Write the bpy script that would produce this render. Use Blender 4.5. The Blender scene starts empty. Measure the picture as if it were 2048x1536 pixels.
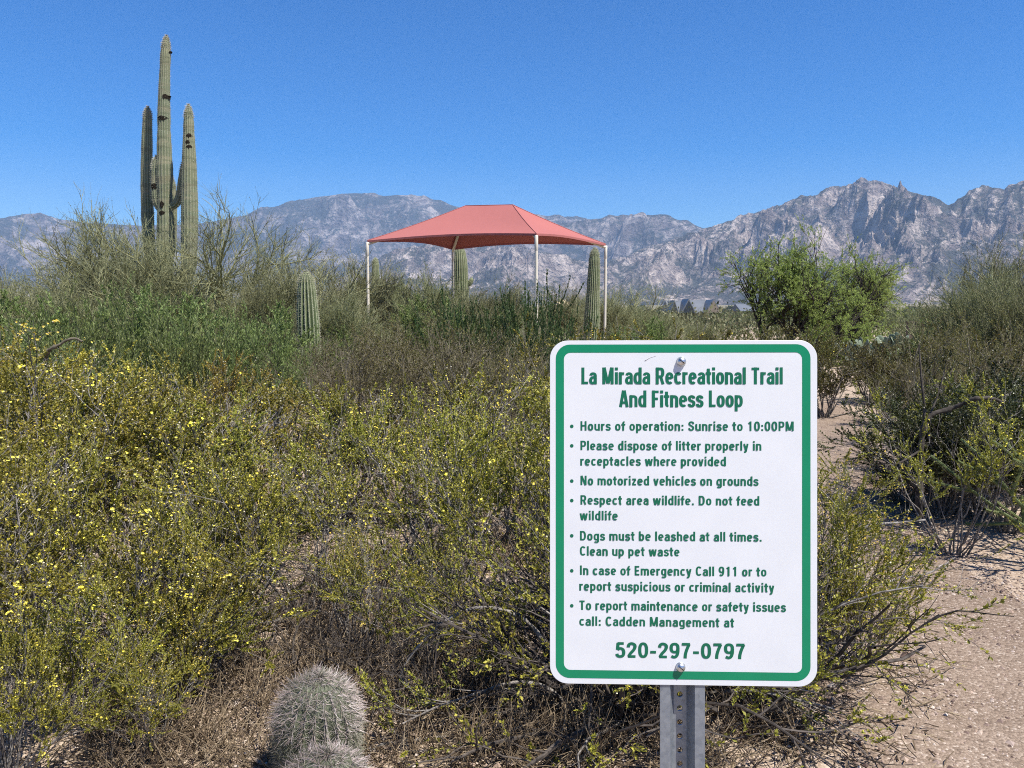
import bpy, math, random
import numpy as np
from mathutils import Vector, Matrix, Euler

# ------------------------------------------------------------------ camera, sky, sun, exposure
S = bpy.context.scene
COL = S.collection
PITCH = math.radians(5.31)
EYE = 1.55
FPX = 1539.0            # focal length in pixels of the 2048 px wide photograph
cam_d = bpy.data.cameras.new('camera'); cam_d.sensor_width = 36.0
cam_d.lens = 36.0 * FPX / 2048.0
cam_d.clip_start = 0.05; cam_d.clip_end = 60000.0
cam = bpy.data.objects.new('camera', cam_d); COL.objects.link(cam)
cam.location = (0, 0, EYE); cam.rotation_euler = (math.pi/2 - PITCH, 0, 0)
S.camera = cam

SUN_EL, SUN_AZ = math.radians(60), math.radians(127)     # azimuth clockwise from +Y (the view direction)
w = bpy.data.worlds.new('World'); S.world = w; w.use_nodes = True
wt = w.node_tree; bg = wt.nodes['Background']; bg.inputs['Strength'].default_value = 0.085
sky = wt.nodes.new('ShaderNodeTexSky'); sky.sky_type = 'NISHITA'; sky.sun_disc = False
sky.sun_elevation = SUN_EL; sky.sun_rotation = SUN_AZ
sky.altitude = 900; sky.air_density = 1.0; sky.dust_density = 0.25; sky.ozone_density = 3.0
hs = wt.nodes.new('ShaderNodeHueSaturation'); hs.inputs['Saturation'].default_value = 1.62; hs.inputs['Hue'].default_value = 0.511; hs.inputs['Value'].default_value = 1.0
wt.links.new(sky.outputs[0], hs.inputs['Color']); wt.links.new(hs.outputs[0], bg.inputs['Color'])
sun_d = bpy.data.lights.new('sun', 'SUN'); sun_d.energy = 5.0; sun_d.angle = math.radians(0.53); sun_d.color = (1.0, 0.955, 0.88)
sun = bpy.data.objects.new('sun', sun_d); COL.objects.link(sun)
sv = Vector((math.sin(SUN_AZ)*math.cos(SUN_EL), math.cos(SUN_AZ)*math.cos(SUN_EL), math.sin(SUN_EL)))
sun.rotation_euler = sv.to_track_quat('Z', 'Y').to_euler(); sun.location = sv*30
vs = S.view_settings; vs.view_transform = 'Standard'; vs.look = 'None'; vs.gamma = 1.0; vs.use_curve_mapping = False
vs.exposure = 0.9
S.cycles.max_bounces = 6; S.cycles.diffuse_bounces = 3; S.cycles.transmission_bounces = 3
S.cycles.volume_bounces = 0; S.cycles.filter_width = 1.05; S.cycles.use_denoising = False; S.cycles.denoiser = 'OPENIMAGEDENOISE'; S.cycles.denoising_input_passes = 'RGB_ALBEDO_NORMAL'; S.cycles.denoising_prefilter = 'ACCURATE'

# ------------------------------------------------------------------ small helpers
def at(px, d, py=None):
    """point at depth d (metres along +Y) seen at column px; on the ground, or at row py"""
    u = (px-1024)/FPX
    if py is None:
        t = (d*math.cos(PITCH) + EYE*math.sin(PITCH)); return Vector((u*t, d, 0))
    v = (768-py)/FPX
    t = d/(math.cos(PITCH)+v*math.sin(PITCH))
    return Vector((u*t, d, EYE + t*(-math.sin(PITCH)+v*math.cos(PITCH))))

def nrm(a): return a/np.maximum(np.linalg.norm(a, axis=-1, keepdims=True), 1e-9)

class MB:
    """collects vertices and faces (numpy) and links them as ONE mesh object"""
    def __init__(s): s.v=[]; s.q=[]; s.t=[]; s.n=0; s.attr=[]
    def add(s, V, Q=None, T=None, attr=None):
        V=np.asarray(V,float).reshape(-1,3)
        if Q is not None and len(Q): s.q.append(np.asarray(Q,np.int64).reshape(-1,4)+s.n)
        if T is not None and len(T): s.t.append(np.asarray(T,np.int64).reshape(-1,3)+s.n)
        s.v.append(V); s.n+=len(V)
        s.attr.append(np.zeros(len(V)) if attr is None else np.asarray(attr,float).ravel())
    def mesh(s, name, mat, smooth=False, attr=None):
        V=np.concatenate(s.v) if s.v else np.zeros((0,3))
        Q=np.concatenate(s.q) if s.q else np.zeros((0,4),np.int64)
        T=np.concatenate(s.t) if s.t else np.zeros((0,3),np.int64)
        me=bpy.data.meshes.new(name)
        me.vertices.add(len(V)); me.vertices.foreach_set('co', V.astype(np.float32).ravel())
        nl=len(Q)*4+len(T)*3; me.loops.add(nl)
        me.loops.foreach_set('vertex_index', np.concatenate([Q.ravel(),T.ravel()]).astype(np.int32))
        me.polygons.add(len(Q)+len(T))
        ls=np.concatenate([np.arange(len(Q))*4, len(Q)*4+np.arange(len(T))*3]).astype(np.int32)
        me.polygons.foreach_set('loop_start', ls)
        me.update(calc_edges=True)
        me.polygons.foreach_set('use_smooth', np.full(len(me.polygons),bool(smooth)))
        if attr:
            a=me.attributes.new(attr,'FLOAT','POINT'); a.data.foreach_set('value', np.concatenate(s.attr).astype(np.float32))
        if mat: me.materials.append(mat)
        return me
    def build(s, name, mat, parent=None, smooth=False, attr=None):
        return link(name, s.mesh(name,mat,smooth,attr), parent)
    def box(s, c, h, R=None):
        V=np.array([[x,y,z] for z in(-1,1) for y in(-1,1) for x in(-1,1)],float)*np.array(h)
        if R is not None: V=V@np.array(R).T
        s.add(V+np.array(c), [[0,2,3,1],[4,5,7,6],[0,1,5,4],[2,6,7,3],[0,4,6,2],[1,3,7,5]])

def link(name, me, parent=None):
    o=bpy.data.objects.new(name, me); COL.objects.link(o)
    if parent: o.parent=parent
    return o
def tag(o, label=None, cat=None, group=None, kind=None):
    if label: o['label']=label
    if cat: o['category']=cat
    if group: o['group']=group
    if kind: o['kind']=kind
    return o
def empty(name, loc=(0,0,0), rz=0):
    o=bpy.data.objects.new(name,None); COL.objects.link(o); o.location=loc; o.rotation_euler=(0,0,rz)
    o.empty_display_size=.2; return o

# noise -------------------------------------------------------------
def _hash(ix,iy,seed):
    h=(ix.astype(np.int64)*374761393+iy.astype(np.int64)*668265263+seed*974634777)&0xffffffff
    h=((h^(h>>13))*1274126177)&0xffffffff
    return h^(h>>16)
def perlin(x,y,seed=0):
    x=np.asarray(x,float); y=np.asarray(y,float)
    x0=np.floor(x); y0=np.floor(y); fx=x-x0; fy=y-y0
    u=fx*fx*fx*(fx*(fx*6-15)+10); v=fy*fy*fy*(fy*(fy*6-15)+10)
    def g(ix,iy,dx,dy):
        a=_hash(ix,iy,seed)/4294967296.0*2*np.pi
        return np.cos(a)*dx+np.sin(a)*dy
    a=g(x0,y0,fx,fy); b=g(x0+1,y0,fx-1,fy); c=g(x0,y0+1,fx,fy-1); d=g(x0+1,y0+1,fx-1,fy-1)
    return ((a*(1-u)+b*u)*(1-v)+(c*(1-u)+d*u)*v)*1.5
def fbm(x,y,o=5,seed=0,gain=.5):
    s=0;a=1.;t=0
    for k in range(o): s=s+a*perlin(x*2**k,y*2**k,seed+k*17); t+=a; a*=gain
    return s/t
def ridged(x,y,o=6,seed=0,gain=.5):
    s=0;a=1.;t=0;w=1.
    for k in range(o):
        n=1-np.abs(perlin(x*2**k,y*2**k,seed+k*31)); n=n*n*w; w=np.clip(n*1.8,0,1)
        s=s+a*n; t+=a; a*=gain
    return s/t

# materials -----------------------------------------------------------
class NT:
    def __init__(s,name):
        s.m=bpy.data.materials.new(name); s.m.use_nodes=True; s.t=s.m.node_tree; s.N=s.t.nodes; s.L=s.t.links
        s.p=s.N['Principled BSDF']; s.out=s.N['Material Output']
    def n(s,typ,**kw):
        x=s.N.new('ShaderNode'+typ)
        for k,v in kw.items(): setattr(x,k,v)
        return x
    def noise(s,vec,scale,detail=4,rough=.55,dist=0):
        x=s.n('TexNoise'); x.inputs['Scale'].default_value=scale; x.inputs['Detail'].default_value=detail
        x.inputs['Roughness'].default_value=rough; x.inputs['Distortion'].default_value=dist
        if vec: s.L.new(vec,x.inputs['Vector'])
        return x.outputs['Fac']
    def ramp(s,fac,stops):
        x=s.n('ValToRGB'); e=x.color_ramp.elements
        while len(e)<len(stops): e.new(.5)
        for el,(p,c) in zip(e,stops):
            el.position=p; el.color=(c[0],c[1],c[2],1) if hasattr(c,'__len__') else (c,c,c,1)
        s.L.new(fac,x.inputs['Fac']); return x.outputs['Color']
    def mix(s,f,a,b,mode='MIX'):
        x=s.n('Mix',data_type='RGBA',blend_type=mode)
        for sock,v in ((x.inputs[0],f),(x.inputs[6],a),(x.inputs[7],b)):
            if hasattr(v,'is_linked'): s.L.new(v,sock)
            elif hasattr(v,'__len__'): sock.default_value=(v[0],v[1],v[2],1)
            else: sock.default_value=v
        return x.outputs[2]
    def math(s,op,a,b=0.):
        x=s.n('Math',operation=op)
        for sock,v in ((x.inputs[0],a),(x.inputs[1],b)):
            if hasattr(v,'is_linked'): s.L.new(v,sock)
            else: sock.default_value=v
        return x.outputs[0]
    def bump(s,h,dist,strength=1.):
        x=s.n('Bump'); x.inputs['Distance'].default_value=dist; x.inputs['Strength'].default_value=strength
        s.L.new(h,x.inputs['Height']); s.L.new(x.outputs[0],s.p.inputs['Normal'])
    def col(s,c):
        if hasattr(c,'is_linked'): s.L.new(c,s.p.inputs['Base Color'])
        else: s.p.inputs['Base Color'].default_value=(c[0],c[1],c[2],1)
    def set(s,rough=.7,spec=.3,metal=0):
        s.p.inputs['Roughness'].default_value=rough; s.p.inputs['Specular IOR Level'].default_value=spec; s.p.inputs['Metallic'].default_value=metal

def leaf_mat(name, cols, rough=.5, spec=.35, trans=.3, patch=None, psc=1.6):
    k=NT(name); g=k.n('NewGeometry'); c=k.ramp(g.outputs['Random Per Island'],[(i/(len(cols)-1),x) for i,x in enumerate(cols)])
    if patch:
        tc=k.n('TexCoord'); f=k.noise(tc.outputs['Object'],psc,2)
        f=k.ramp(f,[(.42,0.),(.62,1.)]); c=k.mix(f,c,k.mix(.6,c,patch))
    oi=k.n('ObjectInfo'); h=k.n('HueSaturation'); k.L.new(c,h.inputs['Color'])
    k.L.new(k.math('ADD',.482,k.math('MULTIPLY',oi.outputs['Random'],.036)),h.inputs['Hue'])
    k.L.new(k.math('ADD',.78,k.math('MULTIPLY',oi.outputs['Random'],.44)),h.inputs['Value'])
    c=h.outputs[0]
    k.col(c); k.set(rough,spec)
    tr=k.n('BsdfTranslucent'); k.L.new(c,tr.inputs['Color'])
    mx=k.n('MixShader'); mx.inputs[0].default_value=trans
    k.L.new(k.p.outputs[0],mx.inputs[1]); k.L.new(tr.outputs[0],mx.inputs[2]); k.L.new(mx.outputs[0],k.out.inputs['Surface'])
    return k.m
def bark_mat(name, a, b, scale=25, rough=.8, bump=.004):
    k=NT(name); tc=k.n('TexCoord'); f=k.noise(tc.outputs['Object'],scale,5,.65)
    k.col(k.ramp(f,[(.35,a),(.68,b)])); k.set(rough,.25); k.bump(f,bump,.6); return k.m
def plain_mat(name,c,rough=.6,spec=.3,var=.12,scale=6,metal=0):
    k=NT(name); tc=k.n('TexCoord'); f=k.noise(tc.outputs['Object'],scale,5,.6)
    k.col(k.ramp(f,[(.3,[x*(1-var) for x in c]),(.7,[min(1,x*(1+var)) for x in c])])); k.set(rough,spec,metal); return k.m

M={}
M['creo_leaf']=leaf_mat('creosote_leaf',[(.13,.128,.018),(.22,.21,.028),(.345,.31,.042),(.47,.42,.075)],.45,.3,.22,patch=(.155,.165,.026))
M['creo_leaf_dry']=leaf_mat('creosote_leaf_golden',[(.24,.195,.026),(.35,.285,.04),(.46,.36,.06)],.42,.45,.32,patch=(.16,.15,.03))
M['creo_leaf_olive']=leaf_mat('creosote_leaf_olive',[(.085,.092,.022),(.135,.13,.03),(.21,.185,.045)],.45,.4,.3,patch=(.12,.10,.03))
M['dark_leaf']=leaf_mat('dark_leaf',[(.03,.042,.010),(.055,.068,.015),(.10,.105,.022)],.4,.5,.2)
M['flower']=leaf_mat('yellow_petal',[(.85,.64,.04),(.90,.74,.10),(.92,.80,.24)],.55,.3,.35)
M['fuzz']=leaf_mat('seed_fuzz',[(.62,.55,.36),(.75,.70,.52)],.8,.2,.2)
M['creo_stem']=bark_mat('creosote_stem',(.045,.038,.032),(.30,.275,.245),26,.75)
M['dead_stem']=bark_mat('dead_twig',(.075,.062,.042),(.21,.182,.128),30,.85)
M['black_twig']=bark_mat('weathered_black_twig',(.022,.018,.015),(.12,.10,.085),22,.85)
M['pv_bark']=bark_mat('palo_verde_bark',(.13,.135,.055),(.33,.32,.17),14,.6)
M['pv_twig']=leaf_mat('palo_verde_twig',[(.135,.145,.07),(.20,.205,.105),(.28,.275,.16)],.6,.3,.2)
M['pv_leaf']=leaf_mat('palo_verde_leaf',[(.14,.155,.055),(.21,.21,.085),(.29,.275,.13)],.55,.3,.35)
M['pvg_leaf']=leaf_mat('palo_verde_green_leaf',[(.115,.14,.04),(.175,.195,.06),(.25,.25,.095)],.55,.3,.3)
M['green_leaf']=leaf_mat('green_shrub_leaf',[(.105,.148,.04),(.175,.228,.062),(.26,.31,.10)],.5,.35,.35)
M['green_stem']=bark_mat('green_shrub_stem',(.05,.07,.03),(.12,.13,.06),30)
M['wand_leaf']=leaf_mat('wand_leaf',[(.035,.07,.02),(.055,.10,.028),(.09,.14,.045)],.5,.35,.25)
M['mesq_leaf']=leaf_mat('mesquite_leaf',[(.20,.245,.055),(.27,.315,.08),(.34,.38,.115)],.5,.35,.5)
M['mesq_bark']=bark_mat('mesquite_bark',(.018,.015,.013),(.07,.058,.05),10,.9,.02)
M['grass']=leaf_mat('dry_grass_blade',[(.12,.088,.055),(.25,.19,.115),(.42,.34,.22)],.8,.2,.25)
M['pad']=leaf_mat('prickly_pear_pad',[(.115,.155,.095),(.17,.215,.145),(.235,.275,.20)],.6,.3,0.0)
M['cholla']=leaf_mat('cholla_joint',[(.09,.13,.04),(.13,.17,.055)],.6,.3,0.0)
M['cholla_sp']=leaf_mat('cholla_spine',[(.20,.24,.09),(.33,.35,.16)],.6,.3,.1)
M['cream']=plain_mat('cream_paint',(.60,.55,.45),.45,.4,.05)

# ------------------------------------------------------------------ plant growing
def grow(o,d,L,seg,wob,up,rng,droop=0.):
    N=len(o); P=np.zeros((N,seg+1,3)); P[:,0]=o; d=nrm(d.copy())
    for k in range(seg):
        d=nrm(d+rng.normal(0,wob,(N,3))+np.array([0,0,up-droop*k]))
        P[:,k+1]=P[:,k]+d*(L/seg)[:,None]
    return P
def sample(P,idx,t):
    n=P.shape[1]-1; x=np.clip(t*n,0,n-1e-4); i=x.astype(int); f=(x-i)[:,None]
    a=P[idx,i]; b=P[idx,i+1]
    return a*(1-f)+b*f, nrm(b-a)
def spawn(P,per,t0,t1,ang,rng):
    N=len(P); idx=np.repeat(np.arange(N),per); t=rng.uniform(t0,t1,len(idx))
    p,d=sample(P,idx,t)
    r=nrm(np.cross(d,rng.normal(0,1,d.shape))); a=rng.uniform(ang[0],ang[1],len(idx))[:,None]
    return idx,t,p,nrm(d*np.cos(a)+r*np.sin(a))
def tubes(mb,P,R,sides):
    N,n,_=P.shape
    T=np.empty_like(P); T[:,1:-1]=P[:,2:]-P[:,:-2]; T[:,0]=P[:,1]-P[:,0]; T[:,-1]=P[:,-1]-P[:,-2]; T=nrm(T)
    ref=np.where(np.abs(T[:,:,2:3])<.9,np.array([0,0,1.]),np.array([1.,0,0]))
    a=nrm(np.cross(T,ref)); b=np.cross(T,a)
    th=np.arange(sides)*2*np.pi/sides
    V=P[:,:,None,:]+R[:,:,None,None]*(a[:,:,None,:]*np.cos(th)[None,None,:,None]+b[:,:,None,:]*np.sin(th)[None,None,:,None])
    i=np.arange(N)[:,None,None]*n*sides; k=np.arange(n-1)[None,:,None]*sides; s=np.arange(sides)[None,None,:]; s2=(s+1)%sides
    Q=np.stack(np.broadcast_arrays(i+k+s,i+k+s2,i+k+sides+s2,i+k+sides+s),-1)
    mb.add(V,Q.reshape(-1,4))
def taper(N,n,r0,r1):
    t=np.linspace(0,1,n)[None,:]; return np.asarray(r0).reshape(-1,1)*(1-t)+np.asarray(r1).reshape(-1,1)*t
def leaves(mb,C,D,L,W,rng,fold=.0):
    """diamond leaves at C along D"""
    n=len(C); L=L*rng.uniform(.7,1.3,n)[:,None]; W=W*rng.uniform(.7,1.3,n)[:,None]
    s=nrm(np.cross(D,np.array([0,0,1.])+rng.normal(0,.75,(n,3)))); nn=np.cross(s,D)
    V=np.stack([C,C+D*L*.45+s*W*.5+nn*W*fold,C+D*L,C+D*L*.45-s*W*.5+nn*W*fold],1)
    mb.add(V,np.arange(n*4).reshape(n,4))
def leaves_on(mb,P,per,t0,L,W,rng,ang=(.5,1.1),up=.2,keep=1.):
    idx,t,p,d=spawn(P,per,t0,1.,ang,rng)
    if keep<1:
        m=rng.random(len(p))<keep; p,d=p[m],d[m]
    leaves(mb,p,nrm(d+np.array([0,0,up])),L,W,rng,.15)
def flowers(mb,C,D,R,rng):
    """five cupped petals each"""
    n=len(C); D=nrm(D); a=nrm(np.cross(D,rng.normal(0,1,(n,3)))); b=np.cross(D,a); R=R*rng.uniform(.75,1.25,n)[:,None]
    for k in range(5):
        th=k*2*np.pi/5+rng.uniform(-.2,.2,n)[:,None]
        e=a*np.cos(th)+b*np.sin(th); s=-a*np.sin(th)+b*np.cos(th); tw=rng.uniform(.15,.5,n)[:,None]
        V=np.stack([C,C+e*R*.6+s*R*.42+D*R*tw,C+e*R+D*R*tw*.9,C+e*R*.6-s*R*.42+D*R*tw],1)
        mb.add(V,np.arange(n*4).reshape(n,4))
def balls(mb,C,r,rng):
    n=len(C); r=r*rng.uniform(.7,1.3,(n,1,1))
    O=np.array([[1,0,0],[-1,0,0],[0,1,0],[0,-1,0],[0,0,1],[0,0,-1]],float)
    V=C[:,None,:]+O[None]*r
    F=np.array([[0,2,4],[2,1,4],[1,3,4],[3,0,4],[2,0,5],[1,2,5],[3,1,5],[0,3,5]])
    mb.add(V,None,(np.arange(n)[:,None,None]*6+F[None]).reshape(-1,3))

PROTO={}
def creosote(key,seed,H=1.25,nst=20,tilt=(.1,.75),baseR=.12,n1=5,n2=6,nl=32,leaf=(.0165,.0100),nfl=240,nfz=200,lm='creo_leaf',sm='creo_stem',
             up=.05,wob=.13,t1=.35,l1=.36,l2=.17,keep=1.,sides=5,rs=1.,droop=0.,aim=None,fs=.52):
    rng=np.random.default_rng(seed)
    az=rng.uniform(0,2*np.pi,nst) if aim is None else rng.normal(aim[0],aim[1],nst); tl=rng.uniform(tilt[0],tilt[1],nst)
    o=np.stack([np.cos(az),np.sin(az),0*az],1)*rng.uniform(.02,baseR,nst)[:,None]; o[:,2]=-.03
    d=np.stack([np.cos(az)*np.sin(tl),np.sin(az)*np.sin(tl),np.cos(tl)],1)
    L=H*rng.uniform(.7,1.08,nst)/np.clip(np.cos(tl*.75),.5,1)
    st=MB(); lf=MB(); fl=MB(); fz=MB()
    P0=grow(o,d,L,8,wob,up,rng,droop); r0=rng.uniform(.0055,.0135,nst)*rs
    tubes(st,P0,taper(nst,9,r0,r0*.28),sides)
    i,t,p,d=spawn(P0,n1,t1,1.,(.3,.85),rng)
    P1=grow(p,d,H*l1*rng.uniform(.6,1.2,len(p)),5,wob,up,rng); r1=.0030*rs*np.ones(len(p)); tubes(st,P1,taper(len(p),6,r1,r1*.4),4)
    i,t,p,d=spawn(P1,n2,.25,1.,(.3,.9),rng)
    P2=grow(p,d,H*l2*rng.uniform(.5,1.3,len(p)),3,.14,up*1.5,rng); r2=.0012*rs*np.ones(len(p)); tubes(st,P2,taper(len(p),4,r2,r2*.6),3)
    # clumpiness: some twigs are bare, some are crowded
    c=perlin(p[:,0]*3.1,p[:,1]*3.1+p[:,2]*2.7,seed)
    rich=P2[c>-.2*keep+.02] if keep<1 else P2
    if nl:
        leaves_on(lf,rich,nl,.15,leaf[0],leaf[1],rng,(.4,1.2),.25)
        k=rng.choice(len(P1),max(1,int(len(P1)*.7)),False); leaves_on(lf,P1[k],nl,.45,leaf[0],leaf[1],rng,(.4,1.2),.25,.6)
    if nfl:
        z=P2[:,-1,2]; pr=np.clip(z/H,.05,1)**1.2; pr/=pr.sum()
        # blossoms come in sprays
        k=rng.choice(len(P2),nfl//3,True,pr); k=np.repeat(k,3); t=rng.uniform(.3,1,len(k)); q,dd=sample(P2,k,t)
        flowers(fl,q+rng.normal(0,.008,q.shape),nrm(dd+rng.normal(0,.6,dd.shape)+np.array([0,0,.3])),leaf[0]*fs,rng)
        k=rng.choice(len(P2),nfz,True,pr); q,dd=sample(P2,k,rng.uniform(.2,1,nfz)); balls(fz,q+rng.normal(0,.006,q.shape),leaf[0]*.30,rng)
    parts=[('branches',st.mesh('branches',M[sm]))]
    if nl: parts.append(('foliage',lf.mesh('foliage',M[lm])))
    if nfl: parts.append(('blossoms',fl.mesh('blossoms',M['flower']))); parts.append(('seed_blossoms',fz.mesh('seed_blossoms',M['fuzz'])))
    PROTO[key]=(H,parts)

def wand_shrub(key,seed,H,nst,tilt,n1,nl,leaf,lm,sm,l1=.35,t1=.3,baseR=.2,up=.1,wob=.07,rs=1.,n2=0):
    rng=np.random.default_rng(seed)
    az=rng.uniform(0,2*np.pi,nst); tl=rng.uniform(tilt[0],tilt[1],nst)
    o=np.stack([np.cos(az),np.sin(az),0*az],1)*rng.uniform(.02,baseR,nst)[:,None]; o[:,2]=-.03
    d=np.stack([np.cos(az)*np.sin(tl),np.sin(az)*np.sin(tl),np.cos(tl)],1); L=H*rng.uniform(.6,1.08,nst)
    st=MB(); lf=MB(); P0=grow(o,d,L,7,wob,up,rng); r0=rng.uniform(.006,.011,nst)*rs; tubes(st,P0,taper(nst,8,r0,r0*.3),4)
    Ps=[P0]
    if n1:
        i,t,p,d=spawn(P0,n1,t1,1.,(.2,.6),rng); P1=grow(p,d,H*l1*rng.uniform(.5,1.2,len(p)),4,wob,up*1.4,rng); r1=.004*rs*np.ones(len(p))
        tubes(st,P1,taper(len(p),5,r1,r1*.4),3); Ps.append(P1)
        if n2:
            i,t,p,d=spawn(P1,n2,.15,1.,(.2,.7),rng); P2=grow(p,d,H*l1*.5*rng.uniform(.5,1.2,len(p)),3,wob*1.3,up*1.4,rng); r2=.0025*rs*np.ones(len(p))
            tubes(st,P2,taper(len(p),4,r2,r2*.5),3); Ps.append(P2)
    if nl:
        leaves_on(lf,Ps[0],nl*2,.3,leaf[0],leaf[1],rng,(.3,.8),.3)
        for P in Ps[1:]: leaves_on(lf,P,nl,.05,leaf[0],leaf[1],rng,(.3,.8),.3)
    parts=[('branches',st.mesh('branches',M[sm]))]
    if nl: parts.append(('foliage',lf.mesh('foliage',M[lm])))
    PROTO[key]=(H,parts)

def tree(key,seed,H,ntr,tilt,lens,nums,angs,rads,nleaf,leaf,lm,bark,twig,wob=.14,up=.05,droop=0.,baseR=.15,t0=.3,az=None,twigdroop=0.,clump=-.2):
    """trunks > limbs > branches > twigs; the last level is the crown"""
    rng=np.random.default_rng(seed)
    a=rng.uniform(0,2*np.pi,ntr) if az is None else np.array(az)+rng.normal(0,.15,ntr)
    tl=rng.uniform(tilt[0],tilt[1],ntr)
    o=np.stack([np.cos(a),np.sin(a),0*a],1)*baseR; o[:,2]=-.05
    d=np.stack([np.cos(a)*np.sin(tl),np.sin(a)*np.sin(tl),np.cos(tl)],1)
    tr=MB(); cr=MB(); lf=MB()
    P=grow(o,d,H*lens[0]*rng.uniform(.8,1.15,ntr),8,wob,up,rng); r=rads[0]*rng.uniform(.7,1.1,ntr); tubes(tr,P,taper(ntr,9,r,r*.45),7)
    Ps=[P]; last=len(lens)-1
    for k in range(1,len(lens)):
        i,t,p,d=spawn(P,nums[k],t0 if k==1 else .2,1.,angs[k],rng)
        Lk=H*lens[k]*rng.uniform(.55,1.25,len(p))
        if k==last:
            c=fbm(p[:,0]*1.1/H*4+p[:,2],p[:,1]*1.1/H*4,2,seed); m=c>clump; p,d,Lk=p[m],d[m],Lk[m]
        P=grow(p,d,Lk,[8,6,5,4,3][k],wob,up if k<last else up-twigdroop,rng,droop)
        rk=rads[k]*rng.uniform(.7,1.2,len(p))
        tubes(tr if k<last-0 else cr,P,taper(len(p),P.shape[1],rk,rk*.4),[7,6,5,4,3][k]); Ps.append(P)
    if nleaf: leaves_on(lf,P,nleaf,.1,leaf[0],leaf[1],rng,(.3,1.2),.1)
    parts=[('trunk',tr.mesh('trunk',M[bark],True)),('twigs',cr.mesh('twigs',M[twig]))]
    if nleaf: parts.append(('crown',lf.mesh('crown',M[lm])))
    PROTO[key]=(H,parts)

GH=lambda x,y: .035*perlin(np.asarray(x)/2.3,np.asarray(y)/2.3,5)+.012*perlin(np.asarray(x)/.6,np.asarray(y)/.6,9)
def far_rise(r): 
    t=np.clip((r-400)/3400,0,1); return 34*t*t*(3-2*t)
def ground_z(x,y): return float(GH(x,y)+far_rise(math.hypot(x,y)))

WIDE={'c':1.18,'t':1.1,'g':1.1}
def top_of(parts):
    V=[]
    for nm,me in parts:
        a=np.zeros(len(me.vertices)*3,np.float32); me.vertices.foreach_get('co',a); V.append(a[2::3])
    return float(np.percentile(np.concatenate(V),99.5))
def plant(kind,cat,key,px,d,h,label,group=None,wide=1.,rz=None,_n=[0]):
    H,parts=PROTO[key]; p=at(px,d); _n[0]+=1
    rz=(_n[0]*2.399)%6.283 if rz is None else rz
    e=empty(kind,(p.x,p.y,ground_z(p.x,p.y)),rz); s=h/H; wide*=WIDE.get(key[0],1.); e.scale=(s*wide,s*wide,s)
    tag(e,label,cat,group)
    for nm,me in parts: link(nm,me,e)
    return e

# prototypes -----------------------------------------------------------
creosote('cA',11,nst=24,keep=.55,n1=6,n2=8,nl=56,nfl=800,nfz=420)
creosote('cB',12,nst=21,keep=.45,n1=6,n2=7,nl=54,nfl=640,nfz=300,tilt=(.05,.6))
creosote('cC',13,nst=20,n1=5,n2=7,nl=46,nfl=330,nfz=200,keep=.0,t1=.45)          # more stem showing
creosote('cS',14,nst=17,n1=4,n2=7,nl=54,nfl=420,nfz=180,keep=.5,t1=.5,tilt=(.1,.8))   # sparse
creosote('cL',15,H=1.0,rs=1.3,nst=38,n1=5,n2=6,nl=34,nfl=240,nfz=140,tilt=(.5,1.35),keep=.8,t1=.5,droop=.03)   # low arching
creosote('cG',16,nst=22,n1=6,n2=7,keep=.9,nl=38,leaf=(.021,.013),nfl=800,nfz=300,fs=.36,lm='creo_leaf_dry',rs=1.2)
creosote('cH',17,nst=22,n1=6,n2=6,keep=.2,nl=38,leaf=(.021,.013),nfl=420,nfz=160,fs=.36,rs=1.5)
creosote('cO',18,nst=22,n1=6,n2=6,nl=26,leaf=(.030,.018),nfl=40,nfz=10,lm='creo_leaf_olive',rs=1.6,sides=4)
creosote('cD',19,nst=24,n1=6,n2=6,nl=36,leaf=(.024,.015),nfl=0,lm='dark_leaf',rs=1.2)
creosote('cK',21,H=.8,nst=44,sm='black_twig',rs=1.35,n1=4,n2=3,keep=.1,nl=16,tilt=(.15,1.15),nfl=0,t1=.45,wob=.2,droop=.02)
creosote('gC',20,H=1.4,nst=24,n1=6,n2=6,keep=.5,nl=34,leaf=(.036,.018),nfl=0,lm='green_leaf',sm='green_stem',rs=1.3,t1=.25)
creosote('tA',31,H=1.3,nst=26,n1=6,n2=6,nl=11,leaf=(.022,.010),lm='creo_leaf_olive',nfl=0,sm='dead_stem',rs=1.2,up=.06,tilt=(.05,.65))
creosote('tB',32,H=1.1,nst=30,n1=6,n2=5,nl=4,leaf=(.016,.007),nfl=0,sm='dead_stem',lm='creo_leaf_olive',rs=1.3,tilt=(.1,.9))
creosote('tT',33,H=.5,nst=17,n1=4,n2=4,nl=0,nfl=0,sm='black_twig',rs=.7,droop=.05,tilt=(.1,1.3),l1=.5,l2=.3)
wand_shrub('gA',41,1.6,34,(.05,.5),6,10,(.048,.012),'green_leaf','green_stem',n2=3)
wand_shrub('gB',42,1.6,28,(.05,.6),6,10,(.050,.013),'green_leaf','green_stem',n2=3,wob=.1)
wand_shrub('wA',43,2.0,24,(.05,.5),3,80,(.045,.017),'wand_leaf','green_stem',l1=.3,wob=.06,rs=1.5,t1=.15)
tree('pvA',51,4.2,5,(.35,.95),(.55,.38,.27,.17,.105),(0,6,5,6,6),(0,(.3,.8),(.3,.9),(.3,.8),(.2,.7)),(.085,.042,.020,.009,.0042),2,(.030,.009),'pv_leaf','pv_bark','pv_twig',wob=.17,up=.06,clump=-.25)
tree('pvB',52,3.4,6,(.3,1.0),(.50,.40,.28,.18,.11),(0,6,6,6,5),(0,(.3,.8),(.3,.9),(.3,.8),(.2,.7)),(.06,.034,.017,.008,.0042),3,(.034,.010),'pv_leaf','pv_bark','pv_twig',wob=.16,up=.08,clump=-.3)
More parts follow.
